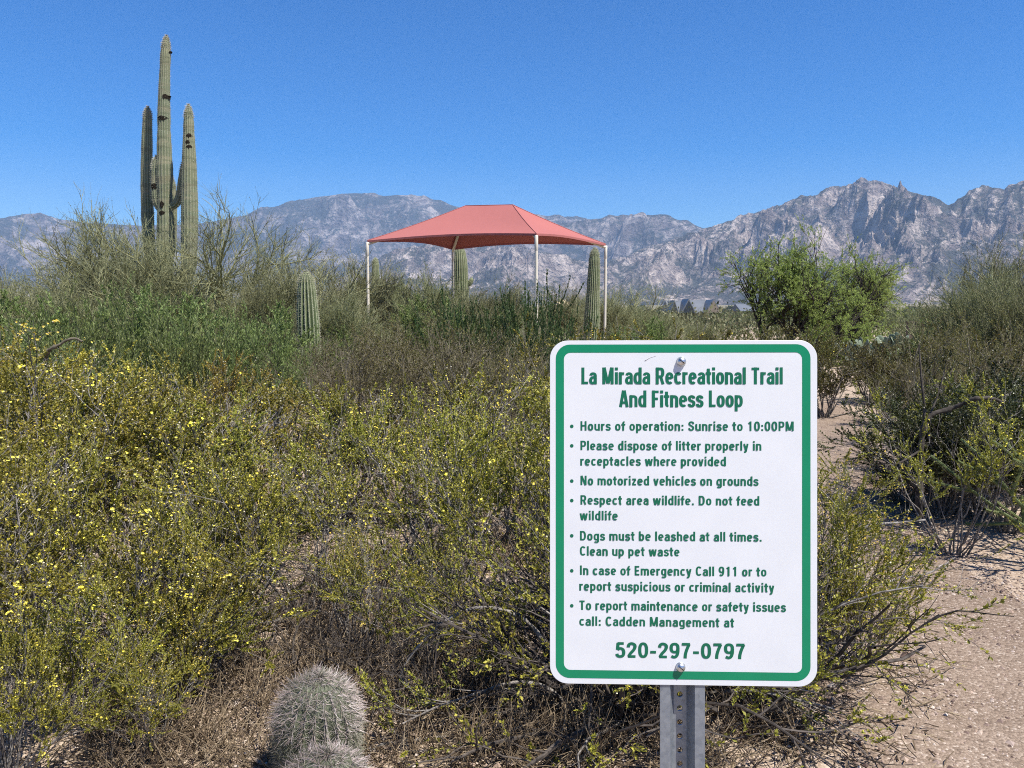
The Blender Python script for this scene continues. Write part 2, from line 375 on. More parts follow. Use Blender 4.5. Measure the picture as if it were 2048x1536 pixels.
tree('pvC',53,2.8,8,(.2,.9),(.5,.4,.3,.2,.12),(0,6,5,6,5),(0,(.3,.7),(.3,.8),(.3,.7),(.2,.6)),(.045,.026,.014,.007,.004),6,(.036,.011),'pvg_leaf','pv_bark','pv_twig',wob=.13,up=.11,clump=-.35)
tree('mqA',61,4.6,4,(.25,.8),(.50,.42,.28,.19,.12),(0,6,5,6,5),(0,(.35,.9),(.4,1.),(.4,1.),(.3,1.)),(.15,.075,.034,.014,.006),28,(.085,.026),'mesq_leaf','mesq_bark','mesq_bark',wob=.2,up=.05,twigdroop=.12,clump=-.06)
tree('mqB',62,4.6,2,(.5,1.),(.55,.45,.30,.19,.12),(0,7,6,6,5),(0,(.35,.9),(.4,1.),(.4,1.),(.3,1.)),(.15,.07,.032,.014,.006),28,(.085,.026),'mesq_leaf','mesq_bark','mesq_bark',wob=.2,up=.06,twigdroop=.14,clump=-.06,az=[.1,-2.6])
for _k in list(PROTO): PROTO[_k]=(top_of(PROTO[_k][1]),PROTO[_k][1])

# ------------------------------------------------------------------ ground, path, mountains
def ground_mat():
    k=NT('desert_ground'); tc=k.n('TexCoord'); O=tc.outputs['Object']
    big=k.noise(O,.35,4,.6); mid=k.noise(O,2.2,5,.65); fine=k.noise(O,45,3,.7)
    c=k.ramp(big,[(.35,(.30,.222,.158)),(.6,(.38,.292,.212))])
    c=k.mix(k.ramp(mid,[(.45,0.),(.68,.75)]),c,(.27,.20,.145))
    v=k.n('TexVoronoi'); v.inputs['Scale'].default_value=85; k.L.new(O,v.inputs['Vector'])
    sp=k.n('SeparateColor'); k.L.new(v.outputs['Color'],sp.inputs[0])
    st=k.ramp(sp.outputs[0],[(0,(.15,.112,.088)),(.35,(.30,.228,.17)),(.7,(.40,.315,.243)),(1,(.56,.48,.40))])
    c=k.mix(.55,c,st)
    far=k.noise(O,.02,4,.6); pos=k.n('VectorMath',operation='LENGTH'); k.L.new(O,pos.inputs[0])
    fr=k.n('MapRange'); fr.inputs[1].default_value=40; fr.inputs[2].default_value=260; k.L.new(pos.outputs['Value'],fr.inputs[0])
    c=k.mix(k.math('MULTIPLY',fr.outputs[0],.85),c,k.ramp(far,[(.4,(.11,.115,.06)),(.62,(.24,.20,.14))]))
    k.col(c); k.set(.95,.1)
    h=k.math('ADD',k.math('MULTIPLY',v.outputs['Distance'],-.6),k.math('MULTIPLY',fine,.8)); k.bump(h,.006,.8)
    return k.m
M['ground']=ground_mat()
def path_mat():
    k=NT('decomposed_granite'); tc=k.n('TexCoord'); O=tc.outputs['Object']
    v=k.n('TexVoronoi'); v.inputs['Scale'].default_value=105; k.L.new(O,v.inputs['Vector'])
    sp=k.n('SeparateColor'); k.L.new(v.outputs['Color'],sp.inputs[0])
    st=k.ramp(sp.outputs[0],[(0,(.075,.052,.038)),(.3,(.175,.127,.093)),(.7,(.26,.196,.148)),(.93,(.36,.285,.225)),(1,(.58,.50,.42))])
    big=k.noise(O,.9,5,.6); b=k.ramp(big,[(.35,(.185,.136,.10)),(.65,(.275,.21,.16))])
    k.col(k.mix(.45,st,b)); k.set(.95,.1)
    h=k.math('ADD',k.math('MULTIPLY',v.outputs['Distance'],-.7),k.math('MULTIPLY',k.noise(O,60,3,.7),.6)); k.bump(h,.006,.9)
    return k.m
M['path']=path_mat()
rr=np.concatenate([[0.],np.geomspace(.35,11500,250)]); th=np.linspace(0,2*np.pi,361)[:-1]
# finer in front of the camera
X=rr[:,None]*np.sin(th)[None]; Y=rr[:,None]*np.cos(th)[None]
Zg=GH(X,Y)*np.clip(1.5-rr[:,None]/60,0,1)+far_rise(np.hypot(X,Y))
mb=MB(); n=len(th); i=np.arange(len(rr)-1)[:,None]*n; j=np.arange(n)[None]
mb.add(np.stack([X,Y,Zg],-1),np.stack(np.broadcast_arrays(i+j,i+n+j,i+n+(j+1)%n,i+(j+1)%n),-1).reshape(-1,4)[:,::-1])
g=mb.build('ground',M['ground'],None,True); tag(g,kind='structure')

PC=np.array([(1.75,-1.),(1.88,1.2),(1.98,3.0),(2.1,4.6),(2.38,6.0),(2.92,7.6),(3.7,9.4),(4.35,10.9),(4.55,12.6),(4.2,14.8),(3.2,17.5),(1.5,21)])
def smooth(P,k=12):
    P=np.asarray(P,float); out=[]
    for a in range(len(P)-1):
        p0=P[max(a-1,0)];p1=P[a];p2=P[a+1];p3=P[min(a+2,len(P)-1)]
        for t in np.arange(k)/k: out.append(.5*((2*p1)+(-p0+p2)*t+(2*p0-5*p1+4*p2-p3)*t*t+(-p0+3*p1-3*p2+p3)*t**3))
    out.append(P[-1]); return np.array(out)
C=smooth(PC,36); Tn=nrm(np.gradient(C,axis=0)); Nn=np.stack([Tn[:,1],-Tn[:,0]],1)
def path_half(k): return .78+.10*perlin(np.arange(len(C))*.06,np.zeros(len(C))+k,3)+.05*perlin(np.arange(len(C))*.24,np.zeros(len(C))+k,4)
hl,hr=path_half(.3),path_half(7.7); K=44; a=np.linspace(0,1,K)
XY=C[:,None]+Nn[:,None]*((-hl)[:,None]*(1-a)+hr[:,None]*a)[:,:,None]
Zp=GH(XY[...,0],XY[...,1])+.022+.011*fbm(XY[...,0]*3.2,XY[...,1]*3.2,3,61)-.03*((2*a-1)**8)[None]
mb=MB(); i=np.arange(len(C)-1)[:,None]*K; j=np.arange(K-1)[None]
mb.add(np.concatenate([XY,Zp[...,None]],-1),np.stack(np.broadcast_arrays(i+j,i+j+1,i+K+j+1,i+K+j),-1).reshape(-1,4))
tag(mb.build('path',M['path'],None,True),kind='structure')

def stones(name,n,rng,where,r0,r1,cols,label):
    mb=MB(); p=where(n); n=len(p); r=rng.uniform(r0,r1,n)*np.where(rng.random(n)<.06,1.9,1.)*np.where(rng.random(n)<.006,2.6,1.)
    O=nrm(np.array([[1,0,0],[-1,0,0],[0,1,0],[0,-1,0],[0,0,1],[0,0,-1]],float))
    V=O[None]*r[:,None,None]*rng.uniform(.55,1.25,(n,6,3))*np.array([1,1,.65])
    V+=np.stack([p[:,0],p[:,1],GH(p[:,0],p[:,1])+.018+r*.2],1)[:,None]
    F=np.array([[0,2,4],[2,1,4],[1,3,4],[3,0,4],[2,0,5],[1,2,5],[3,1,5],[0,3,5]])
    mb.add(V,None,(np.arange(n)[:,None,None]*6+F[None]).reshape(-1,3))
    o=mb.build(name,leaf_mat(name+'_stone',cols,.9,.15,0.)); tag(o,label,kind='stuff')
R0=np.random.default_rng(5)
def on_path(n):
    k=(R0.random(n)**1.5*len(C)*.72).astype(int); s=R0.uniform(-1.05,1.05,n)
    p=C[k]+Nn[k]*(s*.85)[:,None]+R0.normal(0,.05,(n,2)); return p[p[:,1]>1.2]
stones('gravel',26000,R0,on_path,.0035,.0085,[(.09,.063,.05),(.19,.138,.11),(.28,.215,.172),(.50,.42,.36)],'small pinkish granite gravel on the trail')
def on_ground(n):
    y=1.6+R0.random(n)**1.6*8; x=R0.uniform(-.9,.75,n)*(y+.6); return np.stack([x,y],1)
stones('pebbles',16000,R0,on_ground,.004,.012,[(.22,.17,.13),(.38,.29,.21),(.47,.38,.29),(.62,.55,.47)],'tan pebbles strewn on the sandy desert soil')

def rock_mat(name,rock,pale,veg,s):
    k=NT(name); tc=k.n('TexCoord'); O=tc.outputs['Object']; gm=k.n('NewGeometry'); sx=k.n('SeparateXYZ'); k.L.new(gm.outputs['Normal'],sx.inputs[0])
    n1=k.noise(O,1/(380*s),6,.62,.6); n2=k.noise(O,1/(115*s),5,.62,.8); n3=k.noise(O,1/(30*s),4,.7)
    c=k.mix(k.ramp(n2,[(.44,0.),(.63,1.)]),rock,pale)
    f=k.math('ADD',k.math('MULTIPLY',n1,.75),k.math('ADD',k.math('MULTIPLY',n3,.55),k.math('MULTIPLY',sx.outputs['Z'],.28)))
    c=k.mix(k.ramp(f,[(.76,0.),(.89,1.)]),c,veg)
    k.col(c); k.set(.95,.05); k.bump(k.math('ADD',n2,k.math('MULTIPLY',n3,.6)),38*s,1.); return k.m
M['rock_near']=rock_mat('granite_crags',(.185,.15,.14),(.45,.38,.335),(.055,.056,.052),1.)
M['rock_far']=rock_mat('far_mountain_rock',(.115,.095,.095),(.33,.285,.265),(.038,.042,.043),1.5)
def mountain(name,prof,rf,rt,rb,na,nr,sc,amp,seed,mat,p=1.35,az=(-50,50),gain=.52):
    prof=np.array(prof,float); A=np.radians(np.linspace(az[0],az[1],na)); px=1024+FPX*np.tan(A)
    py=np.interp(px,prof[:,0],prof[:,1])
    v=(768-py)/FPX; t=1/(math.cos(PITCH)+v*math.sin(PITCH)); z=t*(-math.sin(PITCH)+v*math.cos(PITCH))   # height per unit depth
    e=z*np.cos(A)                                            # height per unit of distance
    r=np.concatenate([np.linspace(rf,rt,nr),np.linspace(rt,rb,nr//5)[1:]])
    s=np.where(r<rt,np.clip((r-rf)/(rt-rf),0,1)**p,1-.55*(r-rt)/(rb-rt)); tt=np.clip((r-rf)/(rt-rf),0,1)
    X=r[None]*np.sin(A)[:,None]; Y=r[None]*np.cos(A)[:,None]
    wx=X+sc*.35*fbm(X/sc/.8,Y/sc/.8,3,seed+1); wy=Y+sc*.35*fbm(X/sc/.8+9,Y/sc/.8,3,seed+2)
    n=ridged(wx/sc,wy/sc,7,seed,gain); cal=(1-.75*np.clip((tt-.62)/.38,0,1))[None]
    h=e[:,None]*rt*s[None]
    h=h*(1+amp*(n-.55)*(.35+.65*np.clip(tt*1.6,0,1))[None]*cal)+sc*.10*amp*(n-.5)*np.clip(tt*4,0,1)[None]*cal
    m=np.max(h/r[None],1); q=e/m; kw=max(3,int(na/(az[1]-az[0])*.9)); q=np.convolve(np.pad(q,kw,'edge'),np.ones(2*kw+1)/(2*kw+1),'valid')
    h=h*(.4*(e/m)+.6*q)[:,None]+EYE
    h[:,0]=-40
    mb=MB(); N=len(r); i=np.arange(na-1)[:,None]*N; j=np.arange(N-1)[None]
    mb.add(np.stack([X,Y,h],-1),np.stack(np.broadcast_arrays(i+j,i+N+j,i+N+j+1,i+j+1),-1).reshape(-1,4))
    tag(mb.build(name,M[mat],None,False),kind='structure')
profA=[(-1500,470),(-600,480),(-150,452),(0,440),(40,432),(95,427),(130,437),(190,445),(300,452),(420,446),(500,430),(530,413),(548,416),(585,404),(640,394),(690,387),(735,385),(762,391),(800,390),(850,392),(885,402),(920,414),(1000,424),(1060,427),(1100,431),(1140,432),(1190,441),(1260,455),(1400,480),(1700,500),(3200,480)]
profB=[(-1500,560),(500,560),(900,520),(1020,480),(1100,452),(1160,440),(1200,437),(1235,429),(1262,427),(1300,428),(1335,431),(1372,445),(1400,456),(1440,466),(1600,480),(3200,480)]
profC=[(-1500,590),(-300,580),(0,560),(300,575),(560,590),(640,572),(700,548),(760,515),(800,497),(860,488),(950,488),(1050,494),(1130,512),(1190,528),(1240,515),(1290,494),(1350,476),(1400,458),(1440,446),(1470,434),(1500,425),(1530,414),(1560,406),(1600,392),(1640,380),(1665,372),(1690,363),(1712,361),(1735,360),(1760,365),(1790,375),(1830,388),(1860,398),(1882,408),(1893,404),(1910,396),(1922,380),(1945,374),(1970,372),(1990,378),(1998,368),(2020,364),(2048,350),(2100,335),(2300,350),(3300,420)]
mountain('mountains',profA,7600,10300,11400,1000,150,1900,.75,21,'rock_far')
mountain('mountain_ridge',profB,6200,8200,9500,800,110,1300,.8,33,'rock_far')
mountain('crags',profC,3700,6000,7200,1500,240,820,.95,47,'rock_near',p=1.3,gain=.58)

# far scrub, uncountable: one mass of low bushes out to the valley edge
def far_scrub():
    rng=np.random.default_rng(77); mb=MB(); n=2600
    r=np.exp(rng.uniform(math.log(44),math.log(1500),n)); a=np.radians(rng.uniform(-50,50,n)); x=r*np.sin(a); y=r*np.cos(a)
    R=rng.uniform(.7,1.7,n)*(1+r/500); H=rng.uniform(.4,.8,n)*R*np.clip(1+.15*(r<70),0,2); z=far_rise(r)
    per=170; idx=np.repeat(np.arange(n),per); d=nrm(rng.normal(0,1,(len(idx),3))); d[:,2]=np.abs(d[:,2]); rad=rng.uniform(.5,1,len(idx))**.6
    lum=1+.35*perlin(d[:,0]*2+idx,d[:,1]*2+d[:,2]*3,3)
    Cc=np.stack([x[idx]+d[:,0]*R[idx]*rad*lum,y[idx]+d[:,1]*R[idx]*rad*lum,z[idx]+d[:,2]*H[idx]*rad*lum*1.35],1)
    leaves(mb,Cc,nrm(d+rng.normal(0,.6,d.shape)+np.array([0,0,.4])),0,0,rng) if 0 else None
    L=R[idx]*rng.uniform(.06,.17,len(idx))*(1+r[idx]/400); dd=nrm(d*.5+rng.normal(0,.5,d.shape)+np.array([0,0,.7]))
    s=nrm(np.cross(dd,rng.normal(0,1,d.shape)))*(L*.32)[:,None]; e=dd*L[:,None]
    mb.add(np.stack([Cc,Cc+e*.5+s,Cc+e,Cc+e*.5-s],1),np.arange(len(idx)*4).reshape(-1,4))
    o=mb.build('scrub',leaf_mat('far_scrub_leaf',[(.055,.065,.028),(.10,.105,.045),(.16,.15,.075),(.21,.19,.11)],.6,.3,.2,patch=(.09,.12,.035),psc=.05))
    tag(o,'low olive desert scrub covering the valley floor far behind',kind='stuff')
far_scrub()

# dry grass and twig litter between the shrubs
def dry_grass():
    rng=np.random.default_rng(8); mb=MB(); n=13000
    y=2.45+rng.random(n*3)**1.3*4.2; x=rng.uniform(-.62,.36,n*3)*(y+.2)
    c=fbm(x*.9,y*.9,3,13); m=(c>-.02)&~((x<-.2)&(x>-1.1)&(y<2.9)&(rng.random(n*3)<.5)); x,y=x[m][:n],y[m][:n]; n=len(x)
    o=np.stack([x,y,GH(x,y)],1); az=rng.uniform(0,6.283,n); tl=rng.uniform(.1,1.35,n)
    d=np.stack([np.cos(az)*np.sin(tl),np.sin(az)*np.sin(tl),np.cos(tl)],1); P=grow(o,d,rng.uniform(.06,.30,n),3,.24,-.05,rng)
    tubes(mb,P,taper(n,4,np.full(n,.0022),np.full(n,.0008)),3)
    n2=8000; y=2.4+rng.random(n2)*4.5; x=rng.uniform(-.65,.55,n2)*(y+.2); o=np.stack([x,y,GH(x,y)+.008+rng.random(n2)*.03],1); az=rng.uniform(0,6.283,n2)
    d=np.stack([np.cos(az),np.sin(az),rng.normal(.05,.2,n2)],1); tubes(mb,grow(o,d,rng.uniform(.03,.2,n2),3,.25,0,rng),taper(n2,4,np.full(n2,.0028),np.full(n2,.0014)),3)
    tag(mb.build('dry_grass',M['grass']),'tan dry grass and twig litter under the shrubs',kind='stuff')
dry_grass()

# ------------------------------------------------------------------ cacti
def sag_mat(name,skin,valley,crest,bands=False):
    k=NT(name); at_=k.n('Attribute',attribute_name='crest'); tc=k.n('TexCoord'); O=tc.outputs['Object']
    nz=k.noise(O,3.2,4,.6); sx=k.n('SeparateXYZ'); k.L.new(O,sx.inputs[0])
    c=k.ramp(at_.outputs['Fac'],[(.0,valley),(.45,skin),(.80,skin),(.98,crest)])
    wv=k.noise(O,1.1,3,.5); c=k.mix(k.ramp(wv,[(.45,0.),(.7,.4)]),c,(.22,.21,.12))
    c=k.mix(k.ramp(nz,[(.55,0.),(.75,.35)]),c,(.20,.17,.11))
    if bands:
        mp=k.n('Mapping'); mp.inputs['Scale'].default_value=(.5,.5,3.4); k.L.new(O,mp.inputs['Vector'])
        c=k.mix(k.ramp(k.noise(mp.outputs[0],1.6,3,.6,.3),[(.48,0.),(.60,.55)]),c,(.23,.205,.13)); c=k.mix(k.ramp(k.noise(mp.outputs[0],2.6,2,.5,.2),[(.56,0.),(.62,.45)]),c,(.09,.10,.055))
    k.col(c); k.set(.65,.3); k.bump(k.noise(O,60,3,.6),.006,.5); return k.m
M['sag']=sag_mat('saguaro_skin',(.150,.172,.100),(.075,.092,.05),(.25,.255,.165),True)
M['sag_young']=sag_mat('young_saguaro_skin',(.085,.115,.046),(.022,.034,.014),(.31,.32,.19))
M['sag_sp']=leaf_mat('saguaro_spine',[(.42,.40,.30),(.60,.57,.46)],.7,.3,.1)
M['wool']=leaf_mat('saguaro_crown_wool',[(.40,.40,.26),(.56,.54,.40)],.8,.2,.1)
M['hole_shade']=plain_mat('nest_hole',(.02,.016,.012),.95,.05)
def ribbed(path,rad,nr,depth,seed,spr=6,lump=.03,ring=.05):
    """a ribbed cactus column along path; returns verts, quads, crest, frames"""
    P=smooth(path,10); seg=np.linalg.norm(np.diff(P,axis=0),axis=1); L=np.concatenate([[0],np.cumsum(seg)])
    n=max(12,int(L[-1]/ring)); u=np.linspace(0,L[-1],n); Q=np.stack([np.interp(u,L,P[:,k]) for k in range(3)],1)
    f=np.interp(u/L[-1],*zip(*rad)); rng=np.random.default_rng(seed)
    f=f*(1+lump*perlin(u*1.7,np.zeros(n)+seed,seed)+lump*.7*perlin(u*4.5,np.zeros(n),seed+1))
    T=nrm(np.gradient(Q,axis=0)); a=nrm(np.cross(T,np.array([0.,1.,.05]))); b=np.cross(T,a)
    m=nr*spr; th=np.arange(m)*2*np.pi/m; cr=np.abs(np.cos(nr*th/2))
    tip=np.clip((L[-1]-u)/(2.2*f.max()),0,1)
    rr_=f[:,None]*(1-depth*(1-cr)[None]*(.4+.6*tip[:,None]))
    V=Q[:,None]+rr_[...,None]*(a[:,None]*np.cos(th)[None,:,None]+b[:,None]*np.sin(th)[None,:,None])
    i=np.arange(n-1)[:,None]*m; j=np.arange(m)[None]
    F=np.stack(np.broadcast_arrays(i+j,i+(j+1)%m,i+m+(j+1)%m,i+m+j),-1).reshape(-1,4)
    return V,F,np.broadcast_to(cr[None],(n,m)),(Q,a,b,T,f)
def col_add(mb,*r,**k):
    V,F,cr,fr=ribbed(*r,**k); n,m=cr.shape
    mb.add(V,F); mb.attr[-1]=np.array(cr).ravel()
    # cap
    mb.add(np.concatenate([V[-1],fr[0][-1:]+fr[3][-1:]*fr[4][-1]*.3]),None,np.stack([np.arange(m),(np.arange(m)+1)%m,np.full(m,m)],1)); mb.attr[-1]=np.concatenate([cr[-1],[1]])
    return V,fr
def spines_on(mb,V,nr,spr,step,per,ln,th,rng,out,spread=.8,row0=0):
    n=V.shape[0]; rows=np.arange(row0,n,step); ribs=np.arange(nr)*spr
    C=V[rows][:,ribs].reshape(-1,3); cen=np.repeat(V[rows].mean(1),nr,0); d=nrm(C-cen); d=np.repeat(d,per,0); C=np.repeat(C,per,0)
    d=nrm(d*out+rng.normal(0,spread,d.shape)); L=ln*rng.uniform(.5,1.2,len(C))
    P=np.stack([C,C+d*L[:,None]*.5,C+d*L[:,None]+rng.normal(0,.08,d.shape)*L[:,None]],1)
    tubes(mb,P,taper(len(C),3,np.full(len(C),th),np.full(len(C),th*.35)),3)
DOME=[(.90,1.),(.94,.9),(.97,.72),(.99,.42),(1.,.12)]
def radp(base,r,dome=.05,top=.85):
    k=dome
    return [(0,base),(.12,r*.97),(.45,r),(1-3*k,r*top+.0),(1-1.6*k,r*top*.93),(1-.8*k,r*top*.76),(1-.3*k,r*top*.5),(1,r*top*.14)]

def young_saguaro(px,d,h,r,lean,label,nr=18,seed=1,depth=.20,top=.9,base=.8,bud=False,rad=None):
    p=at(px,d); z0=ground_z(p.x,p.y); e=empty('saguaro',(p.x,p.y,z0)); tag(e,label,'cactus','saguaro cacti standing above the scrub')
    rng=np.random.default_rng(seed); mb=MB(); k=r*1.2/h
    V,fr=col_add(mb,[(0,0,-.05),(lean*.3,0,h*.35),(lean*.7,.0,h*.7),(lean,0,h)],rad or radp(r*base,r,k*.8,top),nr,depth,seed,6,.06,.035)
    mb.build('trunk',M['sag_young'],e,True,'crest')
    sp=MB(); spines_on(sp,V,nr,6,1,3,.035,.0014,rng,1.,.9); sp.build('spines',M['sag_sp'],e)
    wl=MB(); spines_on(wl,V[-6:],nr,6,1,9,.03,.002,rng,1.,.6); wl.build('crown_wool',M['wool'],e)
    if bud:
        b=MB(); col_add(b,[(r*.7,-.02,h-1.28),(r*1.05,-.03,h-1.2),(r*1.3,-.03,h-1.02)],[(0,.07),(.5,.085),(.8,.07),(1,.01)],12,.15,3,6,.02,.02); b.build('arm_bud',M['sag_young'],e,True,'crest')
    return e
def big_saguaro():
    d=20.0; p=at(331,d); z0=ground_z(p.x,p.y); e=empty('saguaro',(p.x,p.y,z0))
    tag(e,'tall old saguaro with upright arms and nest holes, rising out of a palo verde','cactus','saguaro cacti standing above the scrub')
    def P(px,py,dy=0.):
        q=at(px,d+dy,py); return (q.x-p.x,q.y-p.y,q.z-z0)
    def column(name,pts,rad,seed,nr=15,parent=e,lump=.05):
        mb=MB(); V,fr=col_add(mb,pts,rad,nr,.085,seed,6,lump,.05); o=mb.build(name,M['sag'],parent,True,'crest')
        rng=np.random.default_rng(seed); sp=MB(); spines_on(sp,V,nr,6,1,2,.035,.0018,rng,1.,.8); spines_on(sp,V[-7:],nr,6,1,7,.04,.003,rng,1.,.6)
        sp.build('spines',M['sag_sp'],o); return o,fr
    s=1/FPX*d
    trunk,frt=column('trunk',[P(333,790),P(331,600),P(330,470),P(329,330),P(328,230),P(329.5,150),P(333,71)],
        [(0,.17),(.25,.20),(.45,.195),(.55,.175),(.64,.20),(.72,.165),(.80,.15),(.9,.125),(.955,.115),(.98,.09),(.995,.05),(1,.015)],3,lump=.07)
    column('arm',[P(330,560,.0),P(314,552,.2),P(301,520,.42),P(296,450,.53),P(294,370,.55),P(294,290,.55),P(295.5,213,.55)],[(0,.09),(.08,.12),(.2,.15),(.6,.155),(.85,.13),(.93,.115),(.97,.09),(.99,.05),(1,.015)],4)
    _,frs=column('arm',[P(331,425,.05),P(322,418,.02),P(314,402,.0),P(312,370,.0),P(312,340,.0),P(313,311,.0)],[(0,.08),(.1,.11),(.3,.125),(.7,.12),(.85,.105),(.94,.07),(1,.015)],5,12)
    _,frr=column('arm',[P(333,575,.0),P(355,570,-.25),P(376,540,-.4),P(379,480,-.42),P(379,380,-.4),P(378,290,-.4),P(377,209,-.4)],[(0,.10),(.1,.15),(.25,.19),(.5,.20),(.65,.185),(.82,.145),(.92,.12),(.965,.09),(.99,.05),(1,.015)],6)
    column('arm',[P(334,414,.0),P(344,413,-.02),P(355,403,-.04),P(362,380,-.06),P(366,350,-.1),P(370,318,-.2)],[(0,.08),(.2,.10),(.6,.105),(.9,.08),(1,.02)],7,10)
    column('arm',[P(336,520,.3),P(343,500,.42),P(345,450,.45),P(345,400,.45),P(344,352,.45)],[(0,.08),(.2,.11),(.7,.11),(.9,.09),(1,.015)],8,10)
    # nest holes: dark patches on the skin, the shade inside put into their colour
    for px,py,rw,rh,dy,par in ((333,193,5,4,-.17,trunk),(326,235,7,4,-.19,trunk),(340,102,2,2,-.12,trunk),(326,408,3,6,-.20,trunk),(326,425,4,4,-.2,trunk),(380,271,4,3.5,-.545,e),(377,284,3.5,3,-.55,e),(380,293,4,3,-.555,e),(309,372,5,6,-.12,e)):
        Q,fa,fb,fT,fR=(frt if par is trunk else frr if px>350 else frs); c=np.array(P(px,py,0)); ki=int(np.argmin(np.abs(Q[:,2]-c[2]))); c=np.array(P(px,py,Q[ki,1]-fR[ki])); R_=fR[ki]*1.01; surf=lambda xs:Q[ki,1]-np.sqrt(np.maximum(R_*R_-(xs-Q[ki,0])**2,.04*R_*R_)); mb=MB(); m=12; th=np.arange(m)*2*np.pi/m; rg=np.random.default_rng(int(px))
        q=1+.18*rg.normal(0,1,m); ring=np.stack([np.cos(th)*rw*s*q*1.15,0*th,np.sin(th)*rh*s*q*1.15],1)
        ring=ring+c; ring[:,0]-=.03; c[0]-=.03; ring[:,1]=surf(ring[:,0])-.009; back=ring+np.array([0,.05,0]); V=np.concatenate([ring,back,[[c[0],float(surf(c[0]))-.016,c[2]]]])
        mb.add(V,np.stack([np.arange(m),(np.arange(m)+1)%m,(np.arange(m)+1)%m+m,np.arange(m)+m],1),np.stack([np.arange(m),(np.arange(m)+1)%m,np.full(m,2*m)],1))
        mb.build('nest_hole',M['hole_shade'],par)
big_saguaro()
young_saguaro(623,13.0,1.55+(625-545)/FPX*13.0,.195,-.04,'ribbed young saguaro standing alone left of the shade canopy',16,11,.24,.86,.7)
young_saguaro(922,25.5,1.55+(625-494)/FPX*25.5,.30,-.02,'stout saguaro with a small arm bud, rising behind the canopy',20,12,.13,.86,.85,bud=True)
young_saguaro(1180,19.0,1.55+(625-498)/FPX*19.0,.188,.09,'slender leaning saguaro beside the canopy post nearest the mesquite',20,13,.13,.78,1.0)
young_saguaro(754,42,1.55+(625-517)/FPX*42,.24,-.02,'small distant saguaro tip seen just right of the canopy post by the palo verde',18,14,.12,.86,.9)

def barrel(px,d,R,H,label,seed,bloom=False):
    p=at(px,d); z0=ground_z(p.x,p.y); e=empty('barrel_cactus',(p.x,p.y,z0)); tag(e,label,'cactus','spiny barrel cacti at the front')
    rng=np.random.default_rng(seed); mb=MB(); nr=22
    t=np.linspace(0,1,14); rad=[(a,R*(.78+.22*math.sin(min(1,a*1.7)*math.pi/2)) if a<.55 else R*max(.05,math.sqrt(max(0,1-((a-.55)/.45)**2)))) for a in t]
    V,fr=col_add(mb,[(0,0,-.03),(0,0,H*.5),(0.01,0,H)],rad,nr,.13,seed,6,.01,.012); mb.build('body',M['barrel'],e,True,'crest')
    sp=MB(); spines_on(sp,V,nr,6,1,16,.032,.00075,rng,.6,1.0,2); sp.build('spines',M['barrel_sp'],e)
    sp=MB(); spines_on(sp,V[int(len(V)*.62):],nr,6,1,6,.042,.0008,rng,1.1,.7); sp.build('crown_spines',M['barrel_sp2'],e)
    return e
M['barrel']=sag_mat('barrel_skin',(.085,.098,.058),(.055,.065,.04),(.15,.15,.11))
M['barrel_sp']=leaf_mat('barrel_spine',[(.10,.105,.06),(.19,.19,.135),(.35,.32,.27)],.6,.3,.1)
M['barrel_sp2']=leaf_mat('barrel_crown_spine',[(.30,.23,.21),(.44,.35,.33),(.58,.51,.49)],.6,.3,.15)
barrel(638,2.40,.132,.375,'domed grey barrel cactus with pinkish spines, the whole one at the front',5)
barrel(655,2.06,.125,.318,'barrel cactus in front of the domed one, only its spiny top showing',6)

def prickly(px,d,h,n,label,seed,spread=.5):
    p=at(px,d); e=empty('prickly_pear',(p.x,p.y,ground_z(p.x,p.y))); tag(e,label,'cactus','prickly pears under the mesquites')
    rng=np.random.default_rng(seed); mb=MB(); pads=[]
    for k in range(n): 
        a=rng.uniform(0,6.283); q=rng.uniform(0,spread); pads.append((np.array([math.cos(a)*q,math.sin(a)*q,0.]),nrm(rng.normal(0,.3,3)+np.array([0,0,1.])),0))
    i=0; sz=h/2.6
    th=np.linspace(0,2*np.pi,13)[:-1]; fi=np.array([0.,.5,.85,1.])
    while i<len(pads):
        b,u,lv=pads[i]; i+=1; L=sz*rng.uniform(.8,1.15)*.62; W=L*rng.uniform(.62,.8); s=nrm(np.cross(u,rng.normal(0,1,3))); n_=np.cross(s,u); c=b+u*L*.5
        rows=[]
        for t in np.linspace(0,np.pi,8): 
            z=-math.cos(t)*L*.52; w_=math.sin(t)**.75*W*.5*(1+.12*(-math.cos(t))); tk=math.sin(t)**.6*.018
            rows.append(c+u*z+s*(np.cos(th)*w_)[:,None]+n_*(np.sin(th)*tk)[:,None])
        V=np.array(rows); ii=np.arange(7)[:,None]*12; jj=np.arange(12)[None]
        mb.add(V,np.stack(np.broadcast_arrays(ii+jj,ii+(jj+1)%12,ii+12+(jj+1)%12,ii+12+jj),-1).reshape(-1,4))
        if lv<3:
            for q in range(rng.choice([0,1,1,2,2,3])):
                f=rng.uniform(-.9,.9); tp=c+u*L*.48*math.cos(f)+s*W*.46*math.sin(f); pads.append((tp,nrm(u*math.cos(f)+s*math.sin(f)+rng.normal(0,.3,3)+np.array([0,0,.35])),lv+1))
        if len(pads)>140: break
    mb.build('pads',M['pad'],e,True); return e
prickly(1790,19.5,1.15,16,'large pale prickly pear clump right of the leaning mesquite',3,.4)
prickly(1722,21,.95,10,'shaded prickly pear at the foot of the leaning mesquite',4,.32)
prickly(1850,18.5,.85,9,'low prickly pear at the right end of the clump, beside the grey thicket',5,.3)
prickly(1472,20.5,.95,9,'prickly pear behind the sign top, left of the upright mesquite',6,.3)
prickly(1520,21.2,.85,8,'prickly pear at the shaded foot of the upright mesquite',7,.3)

